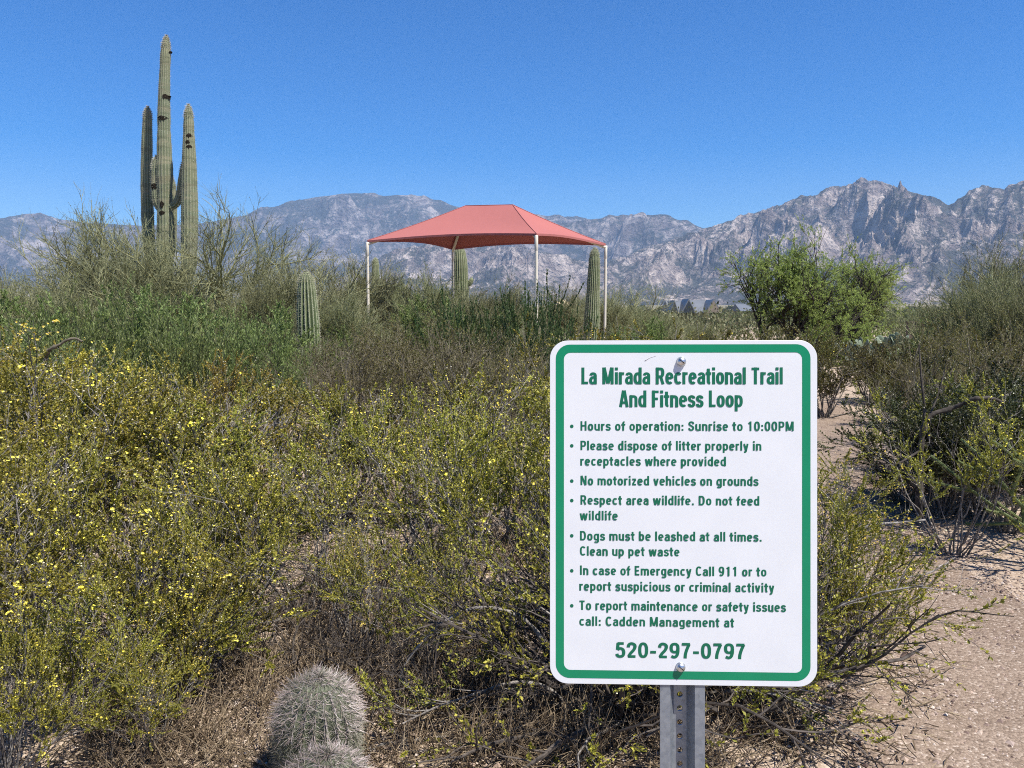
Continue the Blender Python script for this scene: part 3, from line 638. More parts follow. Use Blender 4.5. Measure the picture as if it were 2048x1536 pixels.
def cholla(px,d,h,label,seed):
    p=at(px,d); e=empty('cholla',(p.x,p.y,ground_z(p.x,p.y))); tag(e,label,'cactus')
    rng=np.random.default_rng(seed); N=7; az=np.array([2.6,3.4,2.9,3.9,2.2,.5,5.]); tl=np.array([.9,.5,.75,.7,.35,.4,.5])
    d0=np.stack([np.cos(az)*np.sin(tl),np.sin(az)*np.sin(tl)*.5,np.cos(tl)],1); o=np.zeros((N,3))
    P0=grow(o,d0,np.full(N,h),9,.10,.03,rng); mb=MB(); tubes(mb,P0,taper(N,10,np.full(N,.015),np.full(N,.009)),7)
    i,t,q,dd=spawn(P0,7,.35,1.,(.5,1.),rng); P1=grow(q,dd,h*.28*rng.uniform(.5,1.2,len(q)),5,.08,.04,rng); tubes(mb,P1,taper(len(q),6,np.full(len(q),.011),np.full(len(q),.008)),6)
    mb.build('joints',M['cholla'],e)
    sp=MB()
    for P,per in ((P0,260),(P1,90)):
        idx,t,q,dd=spawn(P,per,.1,1.,(1.1,1.6),rng); L=rng.uniform(.02,.038,len(q)); Q=np.stack([q,q+dd*L[:,None]],1); tubes(sp,Q,taper(len(q),2,np.full(len(q),.0008),np.full(len(q),.0004)),3)
    sp.build('spines',M['cholla_sp'],e); return e
cholla(2185,4.6,.92,'spiny green cholla reaching in at the right edge of the trail',4)

# ------------------------------------------------------------------ shade canopy
def shade():
    A=np.array([(-3.80,20.45,3.43),(.56,17.95,3.36),(2.565,21.30,3.41),(-1.815,23.85,3.50)]); c=A.mean(0)
    e=empty('shade_canopy',(c[0],c[1],0)); tag(e,'red hip-roofed fabric shade canopy on four cream steel posts','canopy')
    A=A-np.array([c[0],c[1],0]); u=nrm((A[1]-A[0])[:2]); u=np.array([*u,0]); zt=4.36
    Rg=[np.array([0,0,zt])-u*.74+np.array([0,0,.075]),np.array([0,0,zt])+u*.74]
    mb=MB(); th=.006
    def panel(a,b,ra,rb,sag=.17,n=24,m=12):
        a,b,ra,rb=map(np.asarray,(a,b,ra,rb)); s=np.linspace(0,1,n+1)[:,None,None]; t=np.linspace(0,1,m+1)[None,:,None]
        bot=a*(1-s)+b*s; top=ra*(1-s)+rb*s; inw=(top-bot)*np.array([1,1,0]); 
        cat=4*s*(1-s); bot=bot+inw*.11*cat+np.array([0,0,1.])*sag*cat*.55
        V=bot*(1-t)+top*t; V=V-np.array([0,0,1.])*(.16*4*t*(1-t)*(.25+.75*cat))*.8
        V=V.reshape(-1,3); i=np.arange(n)[:,None]*(m+1); j=np.arange(m)[None]
        F=np.stack(np.broadcast_arrays(i+j,i+m+1+j,i+m+2+j,i+j+1),-1).reshape(-1,4)
        mb.add(V,F); mb.add(V-np.array([0,0,th]),F[:,::-1])
        # hem
        k=np.arange(n)[:,None]*(m+1); V0=V[::m+1]; nv=len(V0)
        mb.add(np.concatenate([V0,V0-np.array([0,0,.05])]),np.stack([np.arange(nv-1),np.arange(nv-1)+nv,np.arange(nv-1)+nv+1,np.arange(nv-1)+1],1))
    panel(A[0],A[1],Rg[0],Rg[1]); panel(A[1],A[2],Rg[1],Rg[1]); panel(A[2],A[3],Rg[1],Rg[0]); panel(A[3],A[0],Rg[0],Rg[0])
    k=NT('red_shade_cloth'); tc=k.n('TexCoord'); wv=k.n('TexWave'); wv.inputs['Scale'].default_value=9; wv.inputs['Distortion'].default_value=.4; k.L.new(tc.outputs['Object'],wv.inputs['Vector'])
    cc=k.mix(k.math('MULTIPLY',k.noise(tc.outputs['Object'],1.5,4),.35),(.43,.155,.14),(.37,.13,.122)); cc=k.mix(k.math('MULTIPLY',wv.outputs['Fac'],.05),cc,(.43,.185,.175)); k.col(cc); k.set(.85,.15); k.bump(k.noise(tc.outputs['Object'],2.2,3),.05,.3)
    tr=k.n('BsdfTranslucent'); k.L.new(cc,tr.inputs['Color']); mx=k.n('MixShader'); mx.inputs[0].default_value=.22
    k.L.new(k.p.outputs[0],mx.inputs[1]); k.L.new(tr.outputs[0],mx.inputs[2]); k.L.new(mx.outputs[0],k.out.inputs['Surface'])
    mb.build('fabric_roof',k.m,e,True)
    pi_=MB(); tt_=np.linspace(0,1,13)[:,None]
    for a_,b_ in ((A[0],Rg[0]),(A[1],Rg[1]),(A[2],Rg[1]),(A[3],Rg[0])):
        L_=a_*(1-tt_)+b_*tt_; L_[:,2]-=(.16*4*tt_*(1-tt_)*.25*.8)[:,0]-.006; tubes(pi_,L_[None],np.full((1,13),.009),6)
    tubes(pi_,np.array([Rg[0],Rg[1]])[None]+np.array([0,0,.006]),np.full((1,2),.009),6); pi_.build('seam_piping',k.m,e,True)
    for q in range(4):
        b=MB(); P=A[q]; H=P[2]-.04
        L=np.array([[0,0,-.1],[0,0,H-.35]]); tubes(b,(L+np.array([P[0],P[1],0]))[None],np.full((1,2),.037),16)
        L=np.array([[0,0,H-.352],[0,0,H-.34],[0,0,H-.02],[0,0,H]]); tubes(b,(L+np.array([P[0],P[1],0]))[None],np.array([[.036,.042,.042,.03]]),16)
        o=b.build('post',M['cream'],e,True)
        r=MB(); top=Rg[0] if q in (0,3) else Rg[1]; s=np.array([P[0],P[1],H-.05]); t=top-np.array([0,0,.12]); d=t-s
        tubes(r,np.array([s,s+d*.5+np.array([0,0,-.02]),t])[None],np.full((1,3),.042),10); r.build('rafter',M['cream'],e,True)
    r=MB(); tubes(r,np.array([Rg[0]-np.array([0,0,.1]),Rg[1]-np.array([0,0,.1])])[None],np.full((1,2),.042),10); r.build('ridge_pole',M['cream'],e,True)
shade()

# ------------------------------------------------------------------ the trail sign
def stroke_font():
    def E(cx,cy,rx,ry,a0,a1,n=14,ex=2.5):
        a=np.radians(np.linspace(a0,a1,n)); c,s=np.cos(a),np.sin(a)
        return [(cx+rx*np.sign(x)*abs(x)**(2/ex),cy+ry*np.sign(y)*abs(y)**(2/ex)) for x,y in zip(c,s)]
    def S_(*p): return [tuple(q) for q in smooth(p,5)]
    o=E(.28,.36,.18,.28,0,360,29); arch=lambda x,y0=.46,r=.18:[(x+2*r,0),(x+2*r,y0)]+E(x+r,y0,r,.64-y0,0,180)
    G={' ':(.24,[]),'o':(.56,[o]),'a':(.54,[[(.44,0),(.44,.48)]+E(.28,.48,.16,.16,0,168),S_((.44,.42),(.28,.41),(.15,.36),(.10,.23),(.14,.11),(.25,.07),(.36,.11),(.44,.2))]),
    'b':(.56,[[(.1,0),(.1,1)],o]),'d':(.56,[[(.46,0),(.46,1)],o]),'p':(.56,[[(.1,-.25),(.1,.72)],o]),'g':(.56,[[(.46,.72),(.46,-.05)]+E(.28,-.05,.18,.12,0,-155),o]),
    'c':(.51,[E(.28,.36,.18,.28,42,318,22)]),'e':(.55,[[(.12,.37),(.44,.37)],E(.28,.36,.18,.28,0,312,24)]),
    'f':(.34,[[(.16,0),(.16,.76)]+E(.31,.79,.15,.13,180,92),[(-.03,.64),(.37,.64)]]),'h':(.56,[[(.1,0),(.1,1)],arch(.1)]),'n':(.56,[[(.1,0),(.1,.72)],arch(.1)]),
    'i':(.22,[[(.11,0),(.11,.72)],[(.11,.83),(.11,1.)]]),'l':(.22,[[(.11,0),(.11,1)]]),'m':(.86,[[(.1,0),(.1,.72)],arch(.1,.47,.165),arch(.43,.47,.165)]),
    'r':(.37,[[(.1,0),(.1,.72)],E(.29,.44,.19,.20,180,85)+[(.37,.64)]]),
    's':(.50,[S_((.42,.52),(.38,.61),(.25,.645),(.13,.6),(.1,.50),(.16,.41),(.28,.36),(.39,.31),(.42,.2),(.37,.1),(.25,.07),(.12,.1),(.08,.2))]),
    't':(.35,[[(.16,.93),(.16,.2)]+E(.30,.2,.14,.125,180,270),[(-.03,.64),(.36,.64)]]),'u':(.56,[[(.1,.72),(.1,.26)]+E(.28,.26,.18,.18,180,360),[(.46,0),(.46,.72)]]),
    'v':(.52,[[(.08,.72),(.25,0)],[(.44,.72),(.27,0)]]),'w':(.80,[[(.08,.72),(.22,0)],[(.40,.72),(.24,0)],[(.40,.72),(.56,0)],[(.72,.72),(.58,0)]]),
    'y':(.52,[[(.08,.72),(.27,.02)],[(.44,.72),(.26,-.10)]+[(.20,-.16),(.07,-.165)]]),'z':(.48,[[(.05,.64),(.43,.64)],[(.38,.60),(.10,.12)],[(.05,.08),(.44,.08)]]),
    'L':(.50,[[(.12,0),(.12,1)],[(.12,.085),(.49,.085)]]),'M':(.84,[[(.12,0),(.12,1)],[(.72,0),(.72,1)],[(.15,1),(.40,.05)],[(.69,1),(.44,.05)]]),
    'R':(.64,[[(.12,0),(.12,1)],[(.12,.92),(.34,.92)]+E(.34,.69,.18,.23,88,-88)+[(.12,.46)],[(.36,.46),(.54,0)]]),'P':(.60,[[(.12,0),(.12,1)],[(.12,.92),(.32,.92)]+E(.32,.675,.19,.245,88,-88)+[(.12,.43)]]),
    'T':(.58,[[(.29,0),(.29,1)],[(.02,.915),(.56,.915)]]),'A':(.66,[[(.09,0),(.30,1)],[(.57,0),(.36,1)],[(.16,.27),(.50,.27)]]),'F':(.52,[[(.12,0),(.12,1)],[(.12,.915),(.49,.915)],[(.12,.5),(.44,.5)]]),
    'H':(.66,[[(.12,0),(.12,1)],[(.54,0),(.54,1)],[(.12,.52),(.54,.52)]]),'S':(.60,[S_((.50,.72),(.46,.87),(.3,.925),(.15,.87),(.11,.74),(.17,.62),(.3,.53),(.44,.44),(.5,.3),(.45,.14),(.3,.075),(.14,.13),(.09,.29))]),
    'N':(.68,[[(.12,0),(.12,1)],[(.56,0),(.56,1)],[(.14,1.),(.54,.0)]]),'D':(.66,[[(.12,0),(.12,1)],[(.12,.92),(.3,.92)]+E(.3,.5,.24,.42,88,-88)+[(.12,.08)]]),
    'C':(.62,[E(.33,.5,.22,.42,40,320,26)]),'I':(.24,[[(.12,0),(.12,1)]]),'E':(.54,[[(.12,0),(.12,1)],[(.12,.915),(.50,.915)],[(.12,.5),(.46,.5)],[(.12,.085),(.51,.085)]]),
    '0':(.58,[E(.29,.5,.19,.42,0,360,33)]),'1':(.58,[[(.33,0),(.33,1)],[(.33,.90),(.13,.77)]]),'2':(.58,[S_((.1,.68),(.13,.85),(.28,.925),(.44,.85),(.47,.70),(.4,.52),(.22,.29),(.12,.10)),[(.07,.08),(.50,.08)]]),
    '5':(.58,[[(.13,.915),(.48,.915)],[(.16,.95),(.13,.5)],S_((.13,.52),(.28,.60),(.43,.53),(.48,.34),(.43,.14),(.28,.075),(.14,.12),(.09,.25))]),'7':(.58,[[(.06,.915),(.51,.915)],S_((.47,.92),(.34,.58),(.26,.27),(.24,0))]),
    '9':(.58,[E(.29,.66,.19,.26,0,360,29),S_((.48,.66),(.47,.38),(.40,.15),(.26,.075),(.11,.14))]),':':(.26,[[(.13,0),(.13,.19)],[(.13,.45),(.13,.64)]]),'.':(.26,[[(.13,0),(.13,.19)]]),'-':(.42,[[(.05,.38),(.37,.38)]])}
    return G
GLY=stroke_font()
def letter_line(mb,text,x0,x1,base,cap,stem,y,track=.075):
    """strokes of one line of lettering, fitted between x0 and x1 on the sign face"""
    adv=[GLY[c][0]+track for c in text]; W=sum(adv)-track; sx=(x1-x0)/W
    x=0.; q=0
    for c,a in zip(text,adv):
        for st in GLY[c][1]:
            P=np.array(st,float); P=P[np.r_[True,np.linalg.norm(np.diff(P,axis=0),axis=1)>.004]]; P=np.stack([x0+(P[:,0]+x)*sx,base+P[:,1]*cap],1)
            closed=np.linalg.norm(P[0]-P[-1])<1e-7
            E_=nrm(np.diff(P,axis=0)); a_=np.concatenate([E_[-1:] if closed else E_[:1],E_]); b_=np.concatenate([E_,E_[:1] if closed else E_[-1:]])
            T=nrm(a_+b_); N_=np.stack([-T[:,1],T[:,0]],1); mi=1/np.clip((T*a_).sum(1),.6,1)
            hv,hh=stem*cap*.5,stem*cap*.41
            off=N_*np.stack([np.full(len(P),hv),np.full(len(P),hh)],1)*mi[:,None]
            l,r=P+off,P-off; n=len(P); yy=y-.00012*(q%4); q+=1
            V=np.concatenate([np.stack([l[:,0],np.full(n,yy),l[:,1]],1),np.stack([r[:,0],np.full(n,yy),r[:,1]],1)])
            mb.add(V,np.stack([np.arange(n-1),np.arange(n-1)+n,np.arange(n-1)+n+1,np.arange(n-1)+1],1))
        x+=a
def rrect(w,h,r,n=10):
    pts=[]
    for cx,cz,a0 in ((w/2-r,h/2-r,0),(-w/2+r,h/2-r,90),(-w/2+r,-h/2+r,180),(w/2-r,-h/2+r,270)):
        for k in range(n+1):
            a=math.radians(a0+90*k/n); pts.append((cx+r*math.cos(a),cz+r*math.sin(a)))
    return np.array(pts)
def sign():
    W,H=.4575,.5945; depth=1.327
    F=Vector((0,math.cos(PITCH),-math.sin(PITCH))); U=Vector((0,math.sin(PITCH),math.cos(PITCH))); Rt=Vector((1,0,0))
    yaw=math.radians(2.0); xs=Rt*math.cos(yaw)-F*math.sin(yaw); ys=U.cross(xs)
    cen=Vector((0,0,EYE))+F*depth+Rt*((1365.5-1024)/FPX*depth)+U*((768-1025.5)/FPX*depth)
    foot=cen-U*(cen.z/U.z); L=(cen-foot).length
    e=empty('trail_sign'); e.matrix_world=Matrix(((xs.x,ys.x,U.x,foot.x),(xs.y,ys.y,U.y,foot.y),(xs.z,ys.z,U.z,foot.z),(0,0,0,1)))
    tag(e,'white green-bordered sign with trail rules on a galvanised steel channel post','sign')
    kx=W/530.5; kz=H/690.0
    X=lambda px:(px-1365.5)*kx
    Zc=lambda py:L+(1025.5-py)*kz
    Zl=lambda py:L+H/2-(py-680.5)*H/686.5           # rows as measured along the left edge
    k=NT('reflective_white'); tc=k.n('TexCoord'); c=k.ramp(k.noise(tc.outputs['Object'],14,4),[(.3,(.605,.615,.625)),(.7,(.64,.648,.655))]); k.col(c); k.set(.45,.35); white=k.m
    green=plain_mat('sign_green',(.001,.195,.088),.4,.4,.05,20); dgreen=plain_mat('letter_green',(.003,.115,.058),.45,.35,.05,20); alu=plain_mat('aluminium',(.6,.6,.6),.4,.5,.05,20,1.)
    o=rrect(W,H,.031); n=len(o); mb=MB(); C2=np.array([0,0,L])
    f=np.stack([o[:,0],0*o[:,0],o[:,1]],1); b=f+np.array([0,.002,0]); fi=np.stack([o[:,0]*.9985,0*o[:,0]-.0003,o[:,1]*.9985],1)
    i=np.arange(n); j=(i+1)%n
    mb.add(np.concatenate([fi,f,b,[[0,-.0003,0]],[[0,.002,0]]])+C2,np.concatenate([np.stack([i+n,j+n,j+2*n,i+2*n],1),np.stack([i,j,j+n,i+n],1)])[:,::-1],np.concatenate([np.stack([j,i,np.full(n,3*n)],1),np.stack([i+2*n,j+2*n,np.full(n,3*n+1)],1)]))
    panel=mb.build('sign_panel',white,e)
    x0,x1,z0,z1=X(1112),X(1617.5),Zl(1355.5),Zl(688.5); wd=16.3*kx
    a=rrect(x1-x0,z1-z0,.0245); bb=rrect(x1-x0-2*wd,z1-z0-2*wd,.0115); mb=MB(); cx,cz=(x0+x1)/2,(z0+z1)/2
    mb.add(np.concatenate([np.stack([q[:,0]+cx,np.full(len(q),-.0006),q[:,1]+cz],1) for q in (a,bb)]),np.stack([i,i+n,j+n,j],1)); mb.build('green_border',green,panel)
    mb=MB()
    letter_line(mb,'La Mirada Recreational Trail',X(1163),X(1563),Zl(768),33.8*kz,.178,-.0006); letter_line(mb,'And Fitness Loop',X(1239),X(1484),Zl(813.5),33.5*kz,.178,-.0006); mb.build('heading_lettering',dgreen,panel)
    mb=MB()
    for t,a0,a1,y in (('Hours of operation: Sunrise to 10:00PM',1161,1585,860.5),('Please dispose of litter properly in',1161,1521,899.5),('receptacles where provided',1161,1451,930.5),('No motorized vehicles on grounds',1161,1515,969.5),
        ('Respect area wildlife. Do not feed',1161,1517,1008.5),('wildlife',1160,1236,1039.5),('Dogs must be leashed at all times.',1160,1522,1080),('Clean up pet waste',1160,1359,1110.5),('In case of Emergency Call 911 or to',1160,1531,1149),
        ('report suspicious or criminal activity',1159,1546,1180.5),('To report maintenance or safety issues',1159,1569,1219),('call: Cadden Management at',1159,1467,1250.5)):
        letter_line(mb,t,X(a0),X(a1),Zl(y),18.9*kz,.197,-.0006,.10)
    mb.build('rules_lettering',dgreen,panel)
    mb=MB(); letter_line(mb,'520-297-0797',X(1231),X(1490),Zl(1313.5),31*kz,.205,-.0006,.06); mb.build('phone_lettering',dgreen,panel)
    for y in (852,891,961.5,1000.5,1071,1141,1211):
        mb=MB(); th_=np.arange(14)*2*np.pi/14; c_=np.array([X(1144),-.0006,Zl(y)]); mb.add(np.concatenate([np.stack([np.cos(th_)*3.6*kx,0*th_,np.sin(th_)*3.6*kx],1)+c_,[c_]]),None,np.stack([np.arange(14),(np.arange(14)+1)%14,np.full(14,14)],1)[:,::-1]); mb.build('bullet',dgreen,panel)
    zinc=plain_mat('zinc',(.55,.56,.58),.35,.5,.2,300,1.)
    for px,py in ((1362.5,723),(1361,1334)):
        pr=[(.0,-.0085),(.004,-.0082),(.0065,-.0068),(.0078,-.0042),(.0080,-.0016),(.0084,-.0015),(.0084,-.0004)]
        m=24; th_=np.arange(m)*2*np.pi/m; mb=MB(); z=Zc(py)
        V=np.array([[[r*math.cos(t)+X(px),y,r*math.sin(t)+z] for t in th_] for r,y in pr]); ii=np.arange(len(pr)-1)[:,None]*m; jj=np.arange(m)[None]
        mb.add(V,np.stack(np.broadcast_arrays(ii+jj,ii+(jj+1)%m,ii+m+(jj+1)%m,ii+m+jj),-1).reshape(-1,4)[:,::-1])
        sl=.0012; bo=mb.build('bolt',zinc,panel,True)
        sb=MB(); sb.box((X(px),-.0087,z),(.0052,.0004,.0007),Matrix.Rotation(.7,3,'Y')); sb.build('bolt_slot',M['hole_shade'],bo)
    mb=MB(); tubes(mb,np.array([[X(1291),-.0005,Zl(720)],[X(1300),-.0005,Zl(715)],[X(1313),-.0005,Zl(711)]])[None],np.array([[.0011,.0004,.0002]]),4); mb.build('scratch',plain_mat('scratch_grey',(.47,.47,.48),.6),panel)
    # channel post: flanges against the panel, web set back, a column of real holes
    k=NT('galvanised_steel'); tc=k.n('TexCoord'); O=tc.outputs['Object']
    v=k.n('TexVoronoi'); v.inputs['Scale'].default_value=150; k.L.new(O,v.inputs['Vector']); sp=k.n('SeparateColor'); k.L.new(v.outputs['Color'],sp.inputs[0])
    c=k.ramp(sp.outputs[0],[(0,(.18,.20,.23)),(1,(.25,.272,.30))]); c=k.mix(k.ramp(k.noise(O,30,6,.7),[(.4,0.),(.75,.7)]),c,(.32,.34,.36)); k.col(c); k.set(.48,.5,.55); galv=k.m
    mb=MB(); zt=Zc(700); zb=-.35; y0=.0022; hw=.0385
    prof=[(-hw,y0+.0005),(-hw,y0+.003),(-.0225,y0+.003),(-.0135,y0+.026),(-.0115,y0+.0285)],[(-hw,y0),(-.0212,y0),(-.0118,y0+.024),(-.0105,y0+.0253)]
    front=[(-hw,y0),(-.0212,y0),(-.0122,y0+.0235),(-.0108,y0+.025)]; back=[(-hw,y0+.003),(-.0232,y0+.003),(-.0142,y0+.0265),(-.0108,y0+.028)]
    for sg in (1,-1):
        ring=front+back[::-1]; m=len(ring); V=np.array([[(x*sg,y,z) for x,y in ring] for z in (zb,zt)]).reshape(-1,3); ii=np.arange(m); jj=(ii+1)%m
        Q=np.stack([ii,jj,jj+m,ii+m],1); keep=[0,1,2,4,5,6,7]; mb.add(V,Q[keep] if sg>0 else Q[keep][:,::-1])
        nq=4; top=V[m:]; 
        for q in range(3): mb.add(top[[q,q+1,m-2-q,m-1-q]],[[0,1,2,3]])
    pitch=.0245; nh=int((zt-zb)/pitch); r=.0052; th_=np.arange(16)*2*np.pi/16; xw=.0108
    for q in range(nh):
        zc_=zb+pitch*(q+.5); c_=np.cos(th_); s_=np.sin(th_); sc_=1/np.maximum(np.abs(c_),np.abs(s_))
        inner=np.stack([c_*r,s_*r],1); outer=np.stack([c_*sc_*xw,s_*sc_*pitch/2],1); i16=np.arange(16); j16=(i16+1)%16
        V=[]
        for yy in (y0+.025,y0+.028):
            for g_ in (outer,inner): V.append(np.stack([g_[:,0],np.full(16,yy),g_[:,1]+zc_],1))
        mb.add(np.concatenate(V),np.concatenate([np.stack([i16,i16+16,j16+16,j16],1),np.stack([i16+32,j16+32,j16+48,i16+48],1),np.stack([i16+16,i16+48,j16+48,j16+16],1)]))
    mb.build('post',galv,e)
sign()

# ------------------------------------------------------------------ far buildings
def gable(mb,c,w,dp,h,eave=.0,axis='x'):
    """gable roof prism: ridge along axis, centre of its base at c"""
    x,y,z=c; V=[(-w/2,-dp/2,0),(w/2,-dp/2,0),(w/2,dp/2,0),(-w/2,dp/2,0)]+([(-w/2,0,h),(w/2,0,h)] if axis=='x' else [(0,-dp/2,h),(0,dp/2,h)])
    F=([[0,1,5,4],[2,3,4,5]],[[0,4,3],[1,2,5]]) if axis=='x' else ([[1,2,5,4],[3,0,4,5]],[[0,1,4],[2,3,5]])
    mb.add(np.array(V)+np.array(c),F[0]+[[0,3,2,1]],F[1])
M['roof_grey']=plain_mat('grey_metal_roof',(.13,.14,.155),.45,.5,.1,.5); M['roof_tan']=plain_mat('tan_roof',(.48,.38,.24),.7,.3,.1,1.); M['wall_tan']=plain_mat('tan_stucco',(.22,.18,.14),.9,.1,.1,.6)
M['glass_dark']=plain_mat('dark_glass',(.03,.035,.045),.15,.5,.1,1.); M['dark_metal']=plain_mat('dark_metal',(.06,.065,.075),.5,.4,.1,1.); M['brown_wall']=plain_mat('brown_block_wall',(.115,.085,.07),.9,.1,.25,1.5); M['fascia']=plain_mat('dark_fascia',(.05,.055,.05),.7,.2,.1,1.)
def house(px0,px1,d,eave_py,ridge_py,label,gables,long=True):
    a=at(px0,d,eave_py); b=at(px1,d,eave_py); w_=b.x-a.x; hr_=at(px0,d,ridge_py).z-a.z; cx=(a.x+b.x)/2; zg=ground_z(cx,d)
    e=empty('house',(cx,d,zg)); tag(e,label,'house','houses far behind the trail'); he=a.z-zg
    mb=MB(); mb.box((0,4,he/2-.3),(w_/2-.3,3.6,he/2+.3)); mb.build('wall',M['wall_tan'],e)
    mb=MB(); gable(mb,(0,4,he),w_,9.,hr_); mb.build('roof',M['roof_grey'],e)
    for px,wpx,top,mat in gables:
        q=at(px,d,eave_py); gw=wpx/FPX*d; gh=at(px,d,top).z-a.z
        mb=MB(); gable(mb,(q.x-cx,.6,he+.02),gw,5.6,gh,axis='y'); r=mb.build('gable',M['roof_grey'],e)
        g_=MB(); g_.add(np.array([(-gw*.42,0,.05),(gw*.42,0,.05),(0,0,gh*.88)])+np.array([q.x-cx,-2.26,he]),None,[[0,1,2]]); g_.build('gable_end',M[mat],r)
    mb=MB(); mb.box((0,-.52,he-.12),(w_/2,.05,.11)); mb.build('fascia',M['fascia'],e)
house(1338,1432,150,626,600,'grey-roofed house with a dark glazed gable left of the upright mesquite',[(1372,30,598,'glass_dark'),(1421,36,599,'wall_tan'),(1344,18,601,'fascia')])
house(1480,1600,175,622,607,'long low house whose pale roof shows through the upright mesquite',[])
house(1640,1725,140,622,604,'low grey-roofed house half hidden behind the leaning mesquite',[])
def gazebo():
    d=105; c=at(1131,d); a=at(1106,d,612); b=at(1158,d,612); zg=ground_z(c.x,d); e=empty('gazebo',(c.x,d,zg)); tag(e,'far gazebo with a pale two-tier roof between the canopy posts','gazebo')
    w_=(b.x-a.x)/2; z0=a.z-zg; z1=at(1125,d,597).z-zg; mb=MB(); s=1.
    def pyr(m,x,r0,r1,h0,h1): 
        V=[(x+sx*r0,sy*r0,h0) for sx,sy in((-1,-1),(1,-1),(1,1),(-1,1))]+[(x+sx*r1,sy*r1,h1) for sx,sy in((-1,-1),(1,-1),(1,1),(-1,1))]
        m.add(V,[[0,1,5,4],[1,2,6,5],[2,3,7,6],[3,0,4,7],[4,5,6,7],[3,2,1,0]])
    pyr(mb,0,w_,w_*.35,z0,z0+(z1-z0)*.55); mb.build('roof',M['roof_tan'],e); mb=MB(); pyr(mb,-w_*.28,w_*.5,w_*.08,z0+(z1-z0)*.4,z1); mb.build('upper_roof',M['roof_tan'],e)
    for sx,sy in((-1,-1),(1,-1),(1,1),(-1,1)):
        mb=MB(); mb.box((sx*w_*.62,sy*w_*.62,z0/2),(.13,.13,z0/2)); mb.build('post',M['dark_metal'],e)
    mb=MB(); mb.box((0,-w_*.6,z0-1.0),(w_*.55,.08,.28)); mb.build('panel',M['dark_metal'],e)
gazebo()
def block_wall():
    a=at(1815,34,645); b=at(1985,34,641); cx=(a.x+b.x)/2; zg=ground_z(cx,34); e=empty('block_wall',(cx,34,zg)); tag(e,'low brown block wall behind the shrubs right of the leaning mesquite','wall')
    mb=MB(); h=a.z-zg; mb.box((0,0,h/2-.1),((b.x-a.x)/2,.1,h/2+.1)); mb.build('wall',M['brown_wall'],e); mb=MB(); mb.box((0,0,h+.03),((b.x-a.x)/2+.03,.14,.03)); mb.build('coping',M['brown_wall'],e)
block_wall()

# ------------------------------------------------------------------ the shrubs and trees, one by one: (prototype, column, distance, height, width, label)
CG='yellow-flowered creosote bushes'
for key,px,d,h,wd,lb in (
 ('cB',95,2.95,1.02,1.0,'creosote bush at the bottom left corner with pale bare stems low down'),
 ('cA',330,3.1,.76,.95,'low green creosote bush left of the domed barrel cactus'),
 ('cA',-130,3.7,1.28,1.0,'creosote bush cut off by the left edge, nearest the corner bush'),
 ('cA',255,4.1,1.20,1.05,'full yellow-flowered creosote behind the low green one left of the barrel cacti'),
 ('cA',20,4.9,1.42,1.05,'tall golden creosote at the left edge, behind the corner bush'),
 ('cB',475,4.35,1.08,1.0,'creosote with flowers and open stems, behind and left of the barrel cacti'),
 ('cC',610,3.75,.98,.95,'grey-stemmed open creosote directly behind the domed barrel cactus'),
 ('cC',795,4.5,1.20,.8,'creosote with a narrow flowering tip rising in front of the brown thicket'),
 ('cC',930,3.9,1.02,1.0,'creosote with yellow sprays midway between the barrel cactus and the sign'),
 ('cB',1075,3.7,1.17,.85,'creosote touching the left edge of the sign, with flowers beside the border'),
 ('cK',1420,2.95,.72,1.0,'low dark bare-stemmed creosote splayed out right of the sign post'),
 ('cL',1285,2.95,.86,.90,'dark-stemmed creosote splayed out low behind the sign post'),
 ('cB',1650,3.2,.86,.86,'creosote spilling out past the right edge of the sign over the trail'),
 ('cS',1640,3.75,.86,.85,'thin creosote reaching long flowering branches over the trail'),
 ('cG',135,5.7,1.27,1.05,'golden creosote in the second row at the left, below the green shrubs'),
 ('cG',330,6.1,1.12,1.0,'golden creosote just below the green shrubs in front of the palo verde'),
 ('cG',455,6.6,1.18,.7,'reddish golden creosote tip left of the young saguaro'),
 ('cH',555,5.4,1.08,1.1,'olive creosote below the young saguaro'),
 ('cH',690,5.6,1.02,1.0,'thin creosote in front of the brown leafless thicket'),
 ('cH',900,5.7,1.06,1.0,'olive creosote under the grey twigs, left of the sign'),
 ('cG',-40,7.0,1.50,.9,'orange-tinged creosote at the far left edge under the palo verde'),
 ('cH',1200,6.2,1.43,.8,'creosote whose yellow tips peep over the top left corner of the sign'),
 ('cH',1050,5.0,1.10,.9,'creosote with orange flowers tucked behind the left border of the sign'),
 ('cA',1712,3.2,.55,.72,'low leafy creosote sprawling onto the trail, right of the one touching the sign'),
 ('cK',1240,2.85,.80,.85,'dense cluster of dark creosote stems right behind the sign post'),
 ('cK',1160,3.1,.66,.9,'low dark-stemmed creosote at the left foot of the sign post'),
 ('cC',720,3.35,.66,.9,'half-bare creosote just right of the domed barrel cactus'),
 ('cC',865,3.25,.60,.9,'half-bare low creosote midway along the dry grass at the front'),
 ('cS',1905,4.9,1.08,.85,'flowering creosote in front of the dark shrubs on the far side of the trail'),
 ('cB',195,2.78,.58,.95,'small leafy creosote at the bottom edge beside the corner bush'),
 ('cA',20,2.45,.60,.8,'leafy creosote filling the very corner at the bottom left'),
 ('cA',305,2.62,.46,.9,'lowest leafy creosote at the bottom edge, left of the sandy gap'),
 ('cA',415,3.05,.60,.9,'small dense creosote just left of the domed barrel cactus'),
 ('cB',440,3.55,.86,.85,'creosote with bare grey stems between the low green bush and the barrel cactus'),
 ('cB',180,3.45,1.05,.9,'leafy creosote between the corner bush and the low green one')):
    plant('creosote_bush','creosote bush',key,px,d,h,lb,CG,wd)
OG='olive creosotes lining the trail bend'
